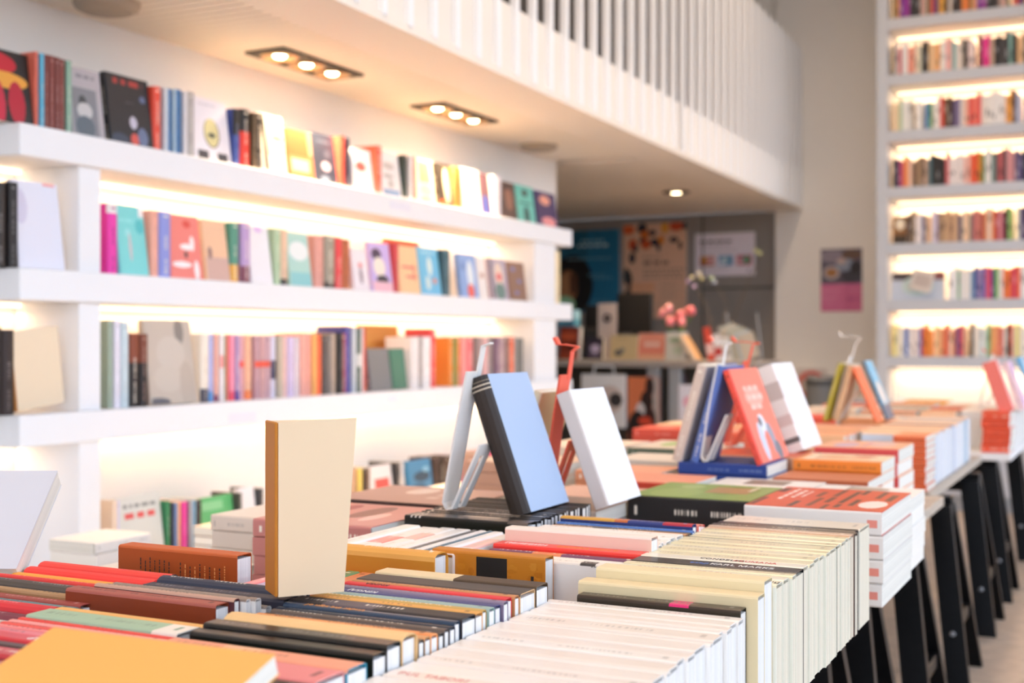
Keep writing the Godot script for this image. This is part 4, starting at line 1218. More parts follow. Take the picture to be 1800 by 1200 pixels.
# ==================================================================== the tall bookcase's books
const CASE_ROWS := {
	0: "f0e48a f2e8d0 f6f0e6 3c62b4 f4ece4 f2e4dc f6e8de 6a58b4 f08a3c e8702c f49a40 f6d2a0 f8c890 f09a6a e86a4a f6e2c8 f08a4a 7a5a8a d85a6a f2c8a0 2c2a24 f0e6d4 f6ece0 c8dcd8 f4f0e8 86b88a f2b068 f0a070 d86a5a f4e4d4 2a2420 d8603c f2e0c8",
	1: "f6f2ee f8f4f0 78b07c f4f0ea f2ece4 f6f0e8 86a0b8 4a5a9a a88ab0 5a6ab0 d86a8a e04a6a 5a3a8a 6ab04a f4ece0 f8f4ee f08040 f47a3a e8504a d84070 f0683c",
	2: "5a463a a08a70 f4e8e2 f2e6e0 4a4878 e8c8a8 f4ecec c8b8d0 a88a6e c8a078 d0a880 b89070 d8b088 6a5a6a f0d2b0 f4c8a0 8a8078 c86a6a d88a7a b8503c e8a070 f2d8c0 f08a50 b83a4a e8a0a0 b8405a 1e1c16 98b868 f2ecc8 5a5aa8",
	3: "2c3434 7a4a78 c84a6a f0904a f6d0b8 2a2626 c8a078 3a322e d8b090 8a8078 4a7078 2c2826 342e2a 2a2624 3a2e2a d86a6a f2e6e0 f0e4de f4eae4 ecdcd4 f6ece6 f0a890 f0c8b8 f06a3c e8502c d88a30 5a8a4a f4efe6 f2ece4 6a8078 8a4a4a d86a6a 5a4044 e8a0a0 c88a8a 6a5a78 5a4a82 3a3438",
	4: "e8c8a0 f0d8b0 b8c8a0 f4f0e8 f2eee6 d8d4cc f6f0e8 f8f2ea 4a88c0 7aa070 f4ece0 f8f0e6 e04a3c 6a4a2c 503a2a 4a3a5a 8a7a9a e8e0d8 f0b8a0 e8504a f4806a e85a52 f2e6da f4ece2 f6f0e8 f2ece6 f4eee8 f6f0ea f2e8e0 f0a850 e8a040 3a3a4a c8c8dc 8a98c8 5a4a3c d8a880 6a3a98 7a40a8 e8c8c0 8a8a6a 4a5a3c e0a060",
	5: "2e3a34 f0e0d8 c03a44 f4ece8 f6ece4 e88a70 f2b8a0 f4dcc0 e8e4c8 2c2a28 3a3632 e8c090 f2c898 f0a860 f6e8d8 f8f0ea f2a8a0 f4c4b8 7ab0ac f0e4d8 d8c8b8 2a2420 f4d8d0 f6e0d8 6a3a30 f03a98 e82a88 c8a890 2e2a2a 3a3436 4a4644 38343a 84b0a4 2c2828 e8b880 f0c8a0 3a342e c8a888 e8d8c8",
	6: "8a7038 e8a070 7a2a88 8a3098 a02a90 2c2a30 242428 3a3436 b8988a e8b0a8 4a7a50 c86a58 d0504a 4a3a78 e8a83c f0b04a 2a2626 e8d8c8 3a2a28 2a2224 4a3430 f08a3c e87a3a"
}

func bookcase_rows():
	# spines a few pixels wide: real books, joined
	var s := st()
	var basis := Basis(Vector3(0, 1, 0), Vector3(0, 0, 1), Vector3(1, 0, 0))
	for k in CASE_ROWS:
		var y: float = 0.993 + 0.406 * k
		var x := -1.59
		if k == 1: x = -1.205
		if k == 2: x = -1.49
		var list: PackedStringArray = CASE_ROWS[k].split(" ")
		var total := 0
		var i := 0
		while x < -0.25:
			var hex: String = list[i % list.size()]
			i += 1
			var w := rng.randf_range(0.017, 0.031)
			var h := rng.randf_range(0.19, 0.235)
			var deep := rng.randf_range(0.13, 0.16)
			var t := Transform3D(basis, Vector3(x + w / 2, y + 0.0005, -9.4 - 0.03 - deep - rng.randf_range(0.0, 0.01)))
			s.set_color(lin(hex))
			cbox(s, Vector3(0, 0, -w / 2 + 0.0004), Vector3(h, deep, w / 2 - 0.0004), 0.003, t)
			# a band and a title patch standing a hair proud on the spine
			if rng.randf() < 0.5:
				var c := Color(hex)
				s.set_color((c.darkened(0.45) if c.get_luminance() > 0.4 else c.lightened(0.5)).srgb_to_linear())
				var b0 := rng.randf_range(0.1, 0.6)
				cbox(s, Vector3(h * b0, deep, -w * 0.25), Vector3(h * (b0 + rng.randf_range(0.1, 0.3)), deep + 0.0006, w * 0.25), 0.0002, t)
			x += w
			if rng.randf() < 0.04: x += 0.02
	tag(put("bookcase_books", done(s), M.plain), "rows of colourful books packed spine out on the tall lit bookcase", "books", "", "stuff")
	# the larger ones that show their covers
	for k in [[2, -1.545, 0.098, "8a5a28", "small golden brown book with a pale disc, face out", "e.5,.3,.34,.2:f6e6c8 r0,.7,1,1:3a2a18", "fourth lit"], [1, -1.42, 0.37, "c4ccd8", "wide pale blue picture book with a dark top", "r0,0,1,.3:4a4044 r.66,.02,.98,.28:8a4a48 e.5,.5,.3,.36:c8dcd8", "second lit"]]:
		var y: float = 0.9935 + 0.406 * k[0]
		var bs := Basis(Vector3(0, 1, 0), Vector3(-1, 0, 0), Vector3(0, 0, 1))
		var b := book(Vector3(k[1], y, -9.46), Basis(Vector3.RIGHT, -0.1) * bs, {"L": 0.2, "W": k[2], "T": 0.024, "color": k[3], "art": k[5], "off": Vector3(0.1, -k[2] / 2, 0)})
		enter(b, k[3], k[4], "on the tall bookcase", "the left", "books facing out on the bookcase")
	var tg := thing("postcard", "tilted cream card hanging before the wide picture book on the bookcase", "card", Vector3(-1.40, 1.46, -9.405), Basis(Vector3(0, 0, 1), -0.25))
	put("card", box(Vector3(-0.075, 0, -0.002), Vector3(0.075, 0.15, 0.002), 0.0006), mat("ddd2c6", 0.6), tg)
	put("lines", box(Vector3(-0.055, 0.03, 0.002), Vector3(0.055, 0.12, 0.0023), 0.0001), mat("c4b4a8", 0.6), tg)
	for k in [[-1.42, "c8a078"], [-1.2, "f0a040"], [-0.95, "e8b070"]]:
		var b := book(Vector3(k[0], 0.5506, -9.0), Basis(Vector3(-1, 0, 0), Vector3(0, 0, 1), Vector3(0, 1, 0)), {"L": 0.22, "W": 0.16, "T": 0.04, "color": k[1], "off": Vector3(0, -0.08, 0.02)})
		enter(b, k[1], "", "lying on the bookcase's base cabinet", "the left", "books on the base cabinet")

# ==================================================================== books standing spine up on the near table
# each line: thickness;height;spine;cover;flags h hard, g glossy, p plain;description;bands;shift in x;shortening
func spine_row(lines: Array, right: float, length: float, z: float, row: String, from: String, group: String, titles := {}, shown := 999) -> float:
	var y := 0.6246
	for i in lines.size():
		var p: PackedStringArray = (lines[i] + ";;;;;;;;").split(";")
		var t := float(p[0])
		if p[2] == "":      # a gap
			z -= t
			continue
		var h := float(p[1])
		var L := length - float(p[8]) + rng.randf_range(-0.004, 0.004)
		var dx := float(p[7]) + rng.randf_range(-0.002, 0.002)
		if i >= shown:
			stock_book(Vector3(right - length / 2 + dx, y, z - t / 2), Basis(), L, h, t - 0.0012, p[2], p[3] if p[3] else p[2])
			z -= t
			continue
		var b := book(Vector3(right - length / 2 + dx, y, z - t / 2), Basis(Vector3.UP, rng.randf_range(-0.003, 0.003)), {"L": L, "W": h, "T": t - 0.0012, "color": p[2], "face": p[3] if p[3] else p[2], "hard": p[4].contains("h"), "gloss": p[4].contains("g"), "plain": p[4].contains("p") or titles.has(i), "bands": p[6], "titles": titles.get(i, []), "pages": "f6f3ee" if not p[4].contains("c") else "efe4cc"})
		enter(b, p[2], p[5], row, from, group)
		z -= t
	return z

# the same with the spines running away from the camera
func spine_row_along(lines: Array, x: float, z: float, length: float, row: String, from: String, group: String):
	for i in lines.size():
		var p: PackedStringArray = (lines[i] + ";;;;;;;;").split(";")
		var t := float(p[0])
		var b := book(Vector3(x + t / 2, 0.6246, z - length / 2 + rng.randf_range(-0.004, 0.004)), Basis(Vector3.UP, PI / 2), {"L": length, "W": float(p[1]), "T": t - 0.0012, "color": p[2], "face": p[3] if p[3] else p[2], "hard": p[4].contains("h"), "gloss": true, "bands": p[6]})
		enter(b, p[2], p[5], row, from, group)
		x += t

func near_table_rows():
	var g := "books standing spine up on the near table"
	var fr := "the near end"
	# front right: the white series
	var white := []
	for t in [0.03, 0.034, 0.026, 0.03, 0.036, 0.024, 0.034, 0.03, 0.038, 0.026, 0.036, 0.015, 0.032, 0.026, 0.027, 0.04, 0.013, 0.038, 0.018, 0.023, 0.03, 0.025]:
		var k: int = white.size()
		white.append("%.3f;%.3f;%s;%s;%s" % [t, 0.143 + rng.randf_range(-0.0008, 0.0008), ["f2e6da", "f4eadf", "f0e2d4", "f5ece2", "f1e4d8"][k % 5], "f6f1ea", "g" if k % 4 == 1 else "gp"])
	var z := spine_row(white, -0.425, 0.252, -0.86, "in the front white series", fr, "white series on the near table", {7: [["PUL TABORI", "ink_pink", 0.2, 0.011, false]]})
	# dark book, the two beige ones and the long beige series behind
	var beige := ["0.026;0.150;3a2c22;2e241c;g;dark spined book with a pink patch;b.58,.7:d8276a;-0.012;0.02", "0.034;0.163;e8d2a4;e4cfa2;p;thick plain beige book before the slotted one;;-0.008", "0.04;0.176;ead7aa;e6d3a6;p;thick plain beige book with a label line;;-0.004;0.012"]
	for t in [[0.034, "ebe0bf"], [0.03, "efe6cc"], [0.022, "e9dcb4"], [0.045, "1e1e20"], [0.032, "f0e8d4"], [0.033, "ebdfba"], [0.036, "e9dcb4"], [0.029, "ece1c0"], [0.029, "e6d9b0"], [0.044, "ebdfb8"], [0.011, "4a5546"], [0.03, "e7dab2"], [0.034, "ece0bc"], [0.028, "e8dbb2"], [0.02, "eab98a"], [0.02, "c8a890"], [0.022, "4a3c36"], [0.03, "2c2424"], [0.085, "efe3d0"]]:
		beige.append("%.3f;%.3f;%s;%s;gc" % [t[0], 0.1655 + rng.randf_range(-0.0008, 0.0008), t[1], "eae6d4" if t[1][0] == "e" else t[1]])
	var ends := spine_row(beige, -0.41, 0.236, z - 0.004, "in the long beige series", fr, "beige series on the near table", {3: [["uvod u socioekonomsku teoriju i istoriju", "ink_dark", 0.44, 0.011, false]], 4: [["SAVREMENA TEORIJA", "ink_pink", 0.4, 0.011, false]], 6: [["KARL MARKS", "ink_white", 0.66, 0.012, false], ["eseji", "ink_blue", 0.4, 0.01, false]], 7: [["CONDELIO", "ink_dark", 0.5, 0.01, false], ["ARUMANA", "ink_red", 0.7, 0.01, false]]})
	# second column: mixed spines
	var mid := ["0.022;0.15;e8dcd0;f2ece6", "0.02;0.155;e9e2d8;f4f0ea", "0.018;0.15;6e5a48;8a7460", "0.016;0.155;eaa648;e8a040", "0.03;0.16;4a342c;3c2a24", "0.05;0.161;e88a88;eaa09a;;thick pink book;b0,.5:f0a8a0", "0.036;0.161;f0a080;3a90a8;;pink book with a teal edge;b.3,.5:f2b890", "0.012;0.12;e8e4de;f0ece6;;thin white book", "0.026;0.164;1c1916;1a1714;g", "0.028;0.168;211d19;1c1916;g", "0.034;0.172;f0c488;d8ac74;hp;thick peach hardback with a rounded spine", "0.013;0.16;8a6a4c;5a4838", "0.014;0.16;dca06a;b88a5c", "0.016;0.16;e89456;f0a468", "0.013;0.158;4c4038;3a322c", "0.012;0.16;6a5a50;4c4440", "0.014;0.16;28303e;242a36;g", "0.014;0.163;33465c;2c3e54;g", "0.034;0.164;2f2a2c;2a2628;;black book with grey pictures;b.2,.5:5a5058", "0.02;0.163;e0a450;d8984a", "0.012;0.163;c9a45c;c09a54", "0.016;0.163;9cb4ac;94aca4", "0.016;0.163;4a4a7a;44446e", "0.014;0.165;8a7a90;7c6c84", "0.018;0.166;e0343c;dc3038", "0.014;0.166;c88858;c08250", "0.044;0.166;4a423e;d8b080;p;thick dark grey book taller than its neighbours", "0.036;0.168;e6cfa4;5a442e;p;book with a half beige, half brown spine;b.5,1:4e3a26", "0.05", "0.02;0.11;d88a4a;d88a4a;;low orange book;b.1,.3:c8402c", "0.02;0.12;e8b080;e0a470", "0.07", "0.03;0.168;c97c1e;cc7f1e;p;orange suede book with a black patch;;-0.05;0.05"]
	var zm := spine_row(mid, -0.68, 0.235, -0.86, "in the near table's second column", fr, g, {8: [], 17: [["Under the sign of", "ink_orange", 0.3, 0.008, true]], 22: [["KINGAJ", "ink_white", 0.2, 0.01, true]], 24: [["KNIGA", "ink_dark", 0.2, 0.009, true]]})
	# black square set on the cover of the suede book
	var whites := ["0.022;0.158;f2e6d8;f6efe6;;;b.7,.8:4a4440", "0.018;0.158;f4eadd;f6efe6", "0.018;0.16;7c4a64;8a5a70;;;b.3,.5:e88a5a", "0.038;0.166;f23e36;ee3a32;g;red book with orange stripes", "0.03;0.186;f3e2d4;f0cdb8;p;thick white book with a peach side", "0.018;0.17;f4e6da;f6efe8", "0.02;0.17;f2e4d8;f6efe8", "0.024;0.17;f4e8dc;f6efe8", "0.024;0.172;f6ece2;f8f2ea", "0.03;0.172;f2e6da;f6efe8", "0.016;0.168;a08a78;8a7868;;;b.2,.6:5a4a40", "0.016;0.168;d89a6a;c88a5c;;;b.3,.5:4a4038", "0.014;0.168;6a6058;5c544c", "0.012;0.17;4a78c0;4470b8;g", "0.02;0.178;2c3a7a;2a3670;;book with yellow, navy and red bands on its spine;b0,.42:d8a03c b.42,.52:c86a34 b.78,1:b8283c", "0.014;0.176;e88878;e07868", "0.012;0.174;f0a890;e89880", "0.014;0.172;d85a50;d05048"]
	spine_row(whites, -0.645, 0.238, zm - 0.006, "behind the orange suede book", fr, g, {3: [["GENERATION P", "ink_orange", 0.62, 0.011, false], ["ПЕЛЕВИН", "ink_white", 0.2, 0.012, false]]})
	# third column
	var third := ["0.03;0.15;a83a38;9c3432;;;", "0.03;0.155;a03a3c;983436;g", "0.03;0.158;c8343c;c23038;g;bright red book with a white author line", "0.018;0.158;4a302e;3c2826;g", "0.026;0.16;d8303a;d02c36;g;red book with white capitals", "0.02;0.158;e87078;e06870;g", "0.012;0.158;ec8a88;e88482", "0.012;0.158;e85a50;e05248;;;", "0.012;0.158;f2a098;ee9890", "0.012;0.158;e64a40;e0443a", "0.042;0.16;a4c0a2;e8e0d4;;sage green book with a torn cream end;b.84,1:f0e6d8", "0.02;0.158;ecb466;e8b060;p", "0.055", "0.026;0.165;a85a4e;8a3a1c;;maroon book with its plain cover showing;;-0.05;-0.012", "0.012;0.168;c8a08c;5a2a30;;;;-0.035", "0.01;0.166;8a7a70;f0ece6;;;;-0.03", "0.012;0.166;9c8c80;f0ece6;;;;-0.025", "0.012;0.155;8a8078;f0ece6;;;;-0.015", "0.026;0.162;3a3a48;343442;;;;0.0", "0.028;0.168;30364a;2c3244;h;;;0.004"]
	spine_row(third, -0.928, 0.226, -0.86, "in the near table's third column", fr, g, {4: [["АВАТАР", "ink_white", 0.55, 0.012, true]], 3: []})
	# fourth column: hardbacks at the far left
	var fourth := ["0.04;0.14;c8b8ac;e0d8d0;h", "0.036;0.15;d8d0c8;ece6e0;h;pale hardback with a printed back", "0.034;0.15;7a3040;6e2a3a;h", "0.03;0.155;d83038;d02a32;h", "0.022;0.15;5a8a90;54848a;h", "0.02;0.15;a04840;98403a", "0.014;0.155;b08a60;a88258", "0.034;0.16;4c443e;403934;h", "0.014;0.16;e03c38;d83632;h", "0.022;0.154;f0a03c;e89834;hp", "0.022;0.154;f2a844;eaa03c;hp", "0.028;0.158;f2403a;ea3a34;hp", "0.026;0.161;f04a40;30282a;hp;red spined hardback farthest back"]
	spine_row(fourth, -1.168, 0.235, -1.0, "in the near table's far left column", fr, g)
	spine_row(["0.034;0.176;c8602a;b8521a;p;orange brown book with text on its back"], -1.13, 0.215, -1.415, "at the left of the near table", fr, g)
	spine_row_along(["0.022;0.15;f08a90;e88088", "0.026;0.15;b09ac8;a890c0", "0.022;0.15;ead8b0;e4d0a4", "0.024;0.148;5a8a58;548450", "0.026;0.148;d8784a;d07040"], -1.085, -1.32, 0.2, "behind the navy books", "the left", g)
	spine_row(["0.022;0.135;d8302c;1c1414;;red spined black book low before the yellow one", "0.042;0.175;e8a850;dc942c;h;thick yellow orange hardback"], -0.893, 0.22, -1.535, "beside the cream upright book", fr, g)
	spine_row_along(["0.033;0.166;f6f0e8;fbf6f0", "0.036;0.164;f2ece4;f8f2ec;;;b.2,.5:f08a80", "0.03;0.165;f4eee6;f8f2ec;;;b.4,.7:e8b8a8", "0.03;0.165;f6f0ea;f8f2ec", "0.012;0.165;6a6460;5a5450", "0.016;0.165;f0eae6;f6f0ec", "0.01;0.165;4a6a7a;44626e", "0.022;0.165;f4eeea;f8f2ec", "0.026;0.163;f2e6dc;f8f2ec;;;b.3,.7:f4c0b4"], -1.115, -1.625, 0.22, "white series beside the orange suede book", "the left", g)
	# black magazines
	var mags := ["0.034;0.175;1c1917;1a1715;g;black magazine with white stripes on its spine;b.05,.065:d8d0c8 b.085,.1:d8d0c8 b.12,.135:d8d0c8 b.84,1:6a5c54"]
	for k in 15:
		mags.append("%.3f;%.3f;%s;%s;g;;b.05,.07:c8bcb0 b.%d,.%d:%s" % [0.014 if k % 3 else 0.02, 0.174 + 0.0008 * (k % 3), ["221e1b", "2a2522", "1a1715", "38302c"][k % 4], "24211f", 40 + (k * 7) % 25, 70 + (k * 5) % 20, ["a89888", "3c342f", "6a5c50"][k % 3]])
	spine_row(mags, -0.905, 0.236, -1.885, "under the white bookstand", fr, "black magazines on the near table", {}, 7)
	# lettering printed across the covers that face the camera
	var back_text := st()
	var pale_text := st()
	var r3 := RandomNumberGenerator.new()
	r3.seed = 77
	for k in 17:
		var x := -1.300 + k * 0.0088 + (0.012 if k > 6 else 0.0)
		var y := 0.788 - 0.008 * r3.randf()
		var into: SurfaceTool = pale_text if k > 7 and k % 2 == 0 else back_text
		while y > 0.712 + 0.03 * r3.randf():
			var h := r3.randf_range(0.0015, 0.006)
			cbox(into, Vector3(x, y - h, 0), Vector3(x + 0.0019, y, 0.0003), 0.0001)
			y -= h + r3.randf_range(0.0006, 0.002)
	var host: Node3D
	for k in books:
		if k.what == "orange brown book with text on its back": host = k.node
	put("back_text", done(back_text), M.ink_dark, host, host.transform.affine_inverse() * Vector3(0, 0, -1.4138))
	put("back_text", done(pale_text), M.ink_orange, host, host.transform.affine_inverse() * Vector3(0, 0, -1.4138))
	for k in books:
		if k.what.begins_with("orange suede book"):
			var spots := ""
			for i in 90: spots += "e%.2f,%.2f,%.3f,%.3f:%s " % [r3.randf(), r3.randf(), r3.randf_range(0.02, 0.06), r3.randf_range(0.01, 0.04), ["c47818", "d08624", "bf7212", "d48c2c"][i % 4]]
			var rc := new_cover("cb7f1e", spots)
			var face := st()
			face.set_color(Color.WHITE)
			var e := rc.position + rc.size
			quad(face, Vector3(-0.088, 0.0, 0.0146), Vector3(0.088, 0.0, 0.0146), Vector3(0.088, 0.159, 0.0146), Vector3(-0.088, 0.159, 0.0146), [Vector2(rc.position.x, e.y), e, Vector2(e.x, rc.position.y), rc.position])
			put("cover_print", done(face), M.art, k.node)
			put("black_patch", box(Vector3(-0.018, 0.05, 0.0144), Vector3(0.032, 0.162, 0.0152), 0.0003), mat("17120d", 0.7), k.node)
			put("small_lettering", box(Vector3(0.07, 0.08, 0.0144), Vector3(0.0745, 0.14, 0.0149), 0.0001), M.ink_dark, k.node)

# ==================================================================== flat books and piles on the tables
# x0, x1, z of the near side, depth, height of the top, thickness, copies, colour of the spine, of the cover, print, description; pages to the front when «open»
const SHOWN := {"orange book": 9, "red brown patterned thick book with a white spot": 4, "green landscape book with a black spine": 2, "cream pictured book with an orange frame": 2, "orange red book": 5, "cream book above a grey one": 2}

func pile(x0: float, x1: float, z: float, deep: float, top: float, t: float, n: int, spine: String, face: String, ops: String, desc: String, where: String, group: String, open := false, base := 0.6246):
	n = int(round((top - base) / t))
	t = (top - base) / n
	for k in n:
		var y := top - t * (k + 1)
		var basis := Basis(Vector3(1, 0, 0), Vector3(0, 0, -1), Vector3(0, 1, 0)) if open else Basis(Vector3(-1, 0, 0), Vector3(0, 0, 1), Vector3(0, 1, 0))
		if k >= SHOWN.get(desc, 1):
			stock_book(Vector3((x0 + x1) / 2 + rng.randf_range(-0.003, 0.003), y, z - deep / 2), basis, x1 - x0, deep, t - 0.0008, spine, face, Vector3(0, -deep / 2, t / 2))
			continue
		var o := {"L": x1 - x0, "W": deep, "T": t - 0.0008, "color": spine, "face": face if k == 0 else spine, "plain": spine == "e4ddd6", "off": Vector3(0, -deep / 2, t / 2)}
		if k == 0 and ops: o.art = ops
		var j := 0.0 if k == 0 else rng.randf_range(-0.004, 0.004)
		var b := book(Vector3((x0 + x1) / 2 + j, y, z - deep / 2 + j), basis, o)
		var same: bool = desc == "orange book" or desc == "orange red book"
		enter(b, spine, desc if k == 0 or same else color_word(spine) + " spined lower copy", where, "the top", group)

func table_piles():
	var g := "flat books on the tables"
	# bright yellow book lying across the front row
	var yb := book(Vector3(-0.785, 0.788, -0.803), Basis(Vector3.UP, 0.03) * Basis(Vector3(1, 0, 0), 0.3) * Basis(Vector3(-1, 0, 0), Vector3(0, 0, 1), Vector3(0, 1, 0)), {"L": 0.25, "W": 0.17, "T": 0.02, "color": "f2a84c", "face": "f6b25a", "plain": true, "off": Vector3(0, -0.085, 0.01)})
	for k in 5:   # the pile that its lower edge rests on
		stock_book(Vector3(-0.78, 0.6246 + k * 0.024, -0.745), Basis(Vector3(-1, 0, 0), Vector3(0, 0, 1), Vector3(0, 1, 0)), 0.22, 0.14, 0.0232, ["e8d8c0", "c8603c", "f0e4d4"][k % 3], "f0e4d4", Vector3(0, -0.07, 0.012))
	enter(yb, "f6b25a", "plain yellow orange book lying flat across the spines", "at the bottom left corner", "the left", g)
	# the red patterned pile and the green one
	pile(-0.66, -0.41, -2.315, 0.33, 0.795, 0.042, 4, "e4ddd6", "d8512c", "r.05,.3,.3,.34:4a2c1e r.1,.42,.5,.46:7a3a20 r.3,.6,.9,.64:5a2c1c r.55,.36,.8,.4:7c3c22 r.2,.7,.5,.74:5a2c1c r.6,.8,.95,.84:6a3420 r.02,.55,.2,.58:6a3420 r.7,.02,.9,.08:5c2c1c r.6,.48,.95,.52:6a3420 r.05,.02,.4,.06:6a3420 r.3,.5,.55,.54:6a3420 r.75,.66,.98,.7:5a2c1c r.1,.62,.25,.66:5a2c1c r.5,.9,.8,.95:6a3420 e.3,.86,.17,.1:f4e6dc t.35,.13,.9,.035:f6e8dc t.45,.2,.85,.035:f6e8dc t.5,.27,.8,.025:f6e8dc", "red brown patterned thick book with a white spot", "at the near table's right edge", g)
	var marked := 0
	for k in books:   # a small red mark near the right end of each spine
		if k.row == "at the near table's right edge" and marked < 4:
			put("red_mark", box(Vector3(-0.118, 0.165, 0.014), Vector3(-0.1, 0.1653, 0.028), 0.0001), M.ink_coral, k.node)
			marked += 1
	pile(-0.925, -0.675, -2.40, 0.26, 0.79, 0.05, 3, "191513", "8aa456", "e.3,.3,.3,.2:98b064 e.6,.7,.3,.2:7a9448 r.4,.5,.8,.85:b08a5c e.75,.3,.14,.1:a8bc78 t.6,.8,.9,.04:d8dcc0", "green landscape book with a black spine", "left of the red patterned book", g)
	# behind them
	pile(-0.64, -0.42, -2.70, 0.2, 0.775, 0.03, 5, "efe9e2", "f4efe8", "r.3,.3,.9,.6:6a5a50 e.7,.5,.2,.2:b8a898", "white pictured book with brown stripes", "behind the red patterned book", g)
	pile(-0.88, -0.645, -2.74, 0.2, 0.775, 0.03, 5, "f0e6dc", "f2ece4", "e.2,.5,.2,.3:fbf4ec r.4,.3,.9,.7:8a7a6a", "cream book with a folded white flap", "behind the green landscape book", g)
	pile(-1.12, -0.90, -2.72, 0.2, 0.78, 0.032, 4, "c8402a", "f0a080", "", "red spined peach book", "left behind the green landscape book", g)
	pile(-0.79, -0.565, -3.02, 0.18, 0.772, 0.026, 5, "b0562e", "c87850", "", "brown red book", "under the orange framed one", g)
	pile(-0.79, -0.57, -3.22, 0.2, 0.80, 0.03, 5, "f08a2c", "f6dcb8", "r0,0,.1,1:f08a2c r.1,0,.9,.08:f09a40 e.5,.4,.2,.2:e8a878 e.7,.7,.14,.14:d8805a r.3,.6,.5,.8:f4b080 t.2,.2,.6,.05:c88a5c", "cream pictured book with an orange frame", "at the right edge of the second table", g)
	pile(-0.80, -0.575, -3.50, 0.26, 0.81, 0.034, 5, "d84a48", "f4b48a", "e.4,.3,.3,.15:d8b8c8 e.6,.7,.3,.15:e8c0b8 t.2,.5,.8,.06:c89ab8", "peach and lilac book with a red spine", "at the second table's far right corner", g)
	pile(-1.03, -0.805, -3.02, 0.2, 0.80, 0.03, 5, "24418c", "3a58a0", "", "dark blue book", "under the second bookstand", g)
	pile(-1.04, -0.80, -3.28, 0.24, 0.798, 0.032, 5, "e8b090", "d8603c", "e.5,.5,.3,.3:c8442c", "red pictured book", "under the tilted white book", g)
	pile(-1.28, -1.06, -2.95, 0.19, 0.775, 0.03, 4, "d8906a", "f2b090", "", "peach book", "left of the dark blue book", g)
	pile(-1.27, -1.045, -3.18, 0.2, 0.785, 0.032, 5, "d8cfc4", "efe6da", "", "cream book above a grey one", "left behind the second bookstand", g)
	pile(-1.32, -1.06, -3.42, 0.3, 0.795, 0.03, 5, "5a6a5a", "f0e4d4", "e.6,.3,.3,.1:a8c878 t.1,.6,.9,.1:d8c8b0", "cream book with a green spine", "at the far left of the second table", g)
	pile(-1.62, -1.34, -3.0, 0.25, 0.78, 0.034, 4, "c89a80", "e8c8b0", "", "pale brown book", "at the left edge of the second table", g)
	pile(-1.62, -1.36, -3.42, 0.3, 0.79, 0.036, 4, "e0c8b4", "f2dcc8", "", "pale peach book", "at the far left corner of the second table", g)
	# left side of the near table
	pile(-1.40, -1.155, -1.80, 0.26, 0.788, 0.03, 5, "c88078", "d8988e", "e.3,.4,.25,.1:f0d8cc e.6,.6,.3,.1:9a6a60 e.4,.75,.2,.06:f2c8bc e.7,.3,.2,.08:b05a58 e.2,.15,.14,.05:8a7a70", "pink and grey book with a swirling pattern", "left of the black magazines", g)
	pile(-1.50, -1.19, -2.17, 0.26, 0.778, 0.022, 7, "3a1f1a", "c49c8e", "e.7,.4,.2,.1:e8d4c8 t.3,.6,.8,.08:dcc4b8", "dusty pink book with a dark brown spine", "behind the swirling pink book", g)
	pile(-1.66, -1.42, -1.62, 0.22, 0.70, 0.04, 2, "2a2624", "f0e8de", "", "white book with a black spine", "at the left edge of the near table", g)
	pile(-1.66, -1.515, -2.0, 0.18, 0.755, 0.03, 4, "e8d8c8", "f2e6da", "", "cream book", "left of the dusty pink book", g)
	pile(-1.15, -0.93, -2.24, 0.2, 0.775, 0.03, 5, "d8c8b8", "a08a7c", "", "grey brown book", "behind the black magazines", g)
	pile(-1.17, -0.94, -2.48, 0.2, 0.77, 0.03, 5, "c89880", "e8b8a0", "", "peach brown book", "under the coral bookstand", g)
	pile(-1.42, -1.19, -2.50, 0.1, 0.74, 0.03, 4, "e8c8b0", "f0d8c4", "", "pale peach book", "behind the dusty pink book", g)

# ==================================================================== bookstands and the books leaning on them
# a book leaning back: its bottom edge runs along z at height y; side +1 faces right, -1 faces left
func leaning(x: float, y: float, z0: float, z1: float, tall: float, thick: float, lean: float, side: int, o: Dictionary, desc: String, where: String, roll := 0.0):
	var w := z0 - z1
	var d := Vector3(-side * sin(lean), cos(lean), 0)
	var n := Vector3(cos(lean), side * sin(lean), 0)
	var basis := Basis(d, Vector3(0, 0, 1), n)
	o.merge({"L": tall, "W": w, "T": thick, "off": Vector3(tall / 2, -w / 2, (thick / 2 if side < 0 else -thick / 2))})
	var b := book(Vector3(x, y + thick * sin(lean) * 0.5, (z0 + z1) / 2), basis, o)
	enter(b, o.get("face", o.color), desc, where, "the left", "books leaning on bookstands")

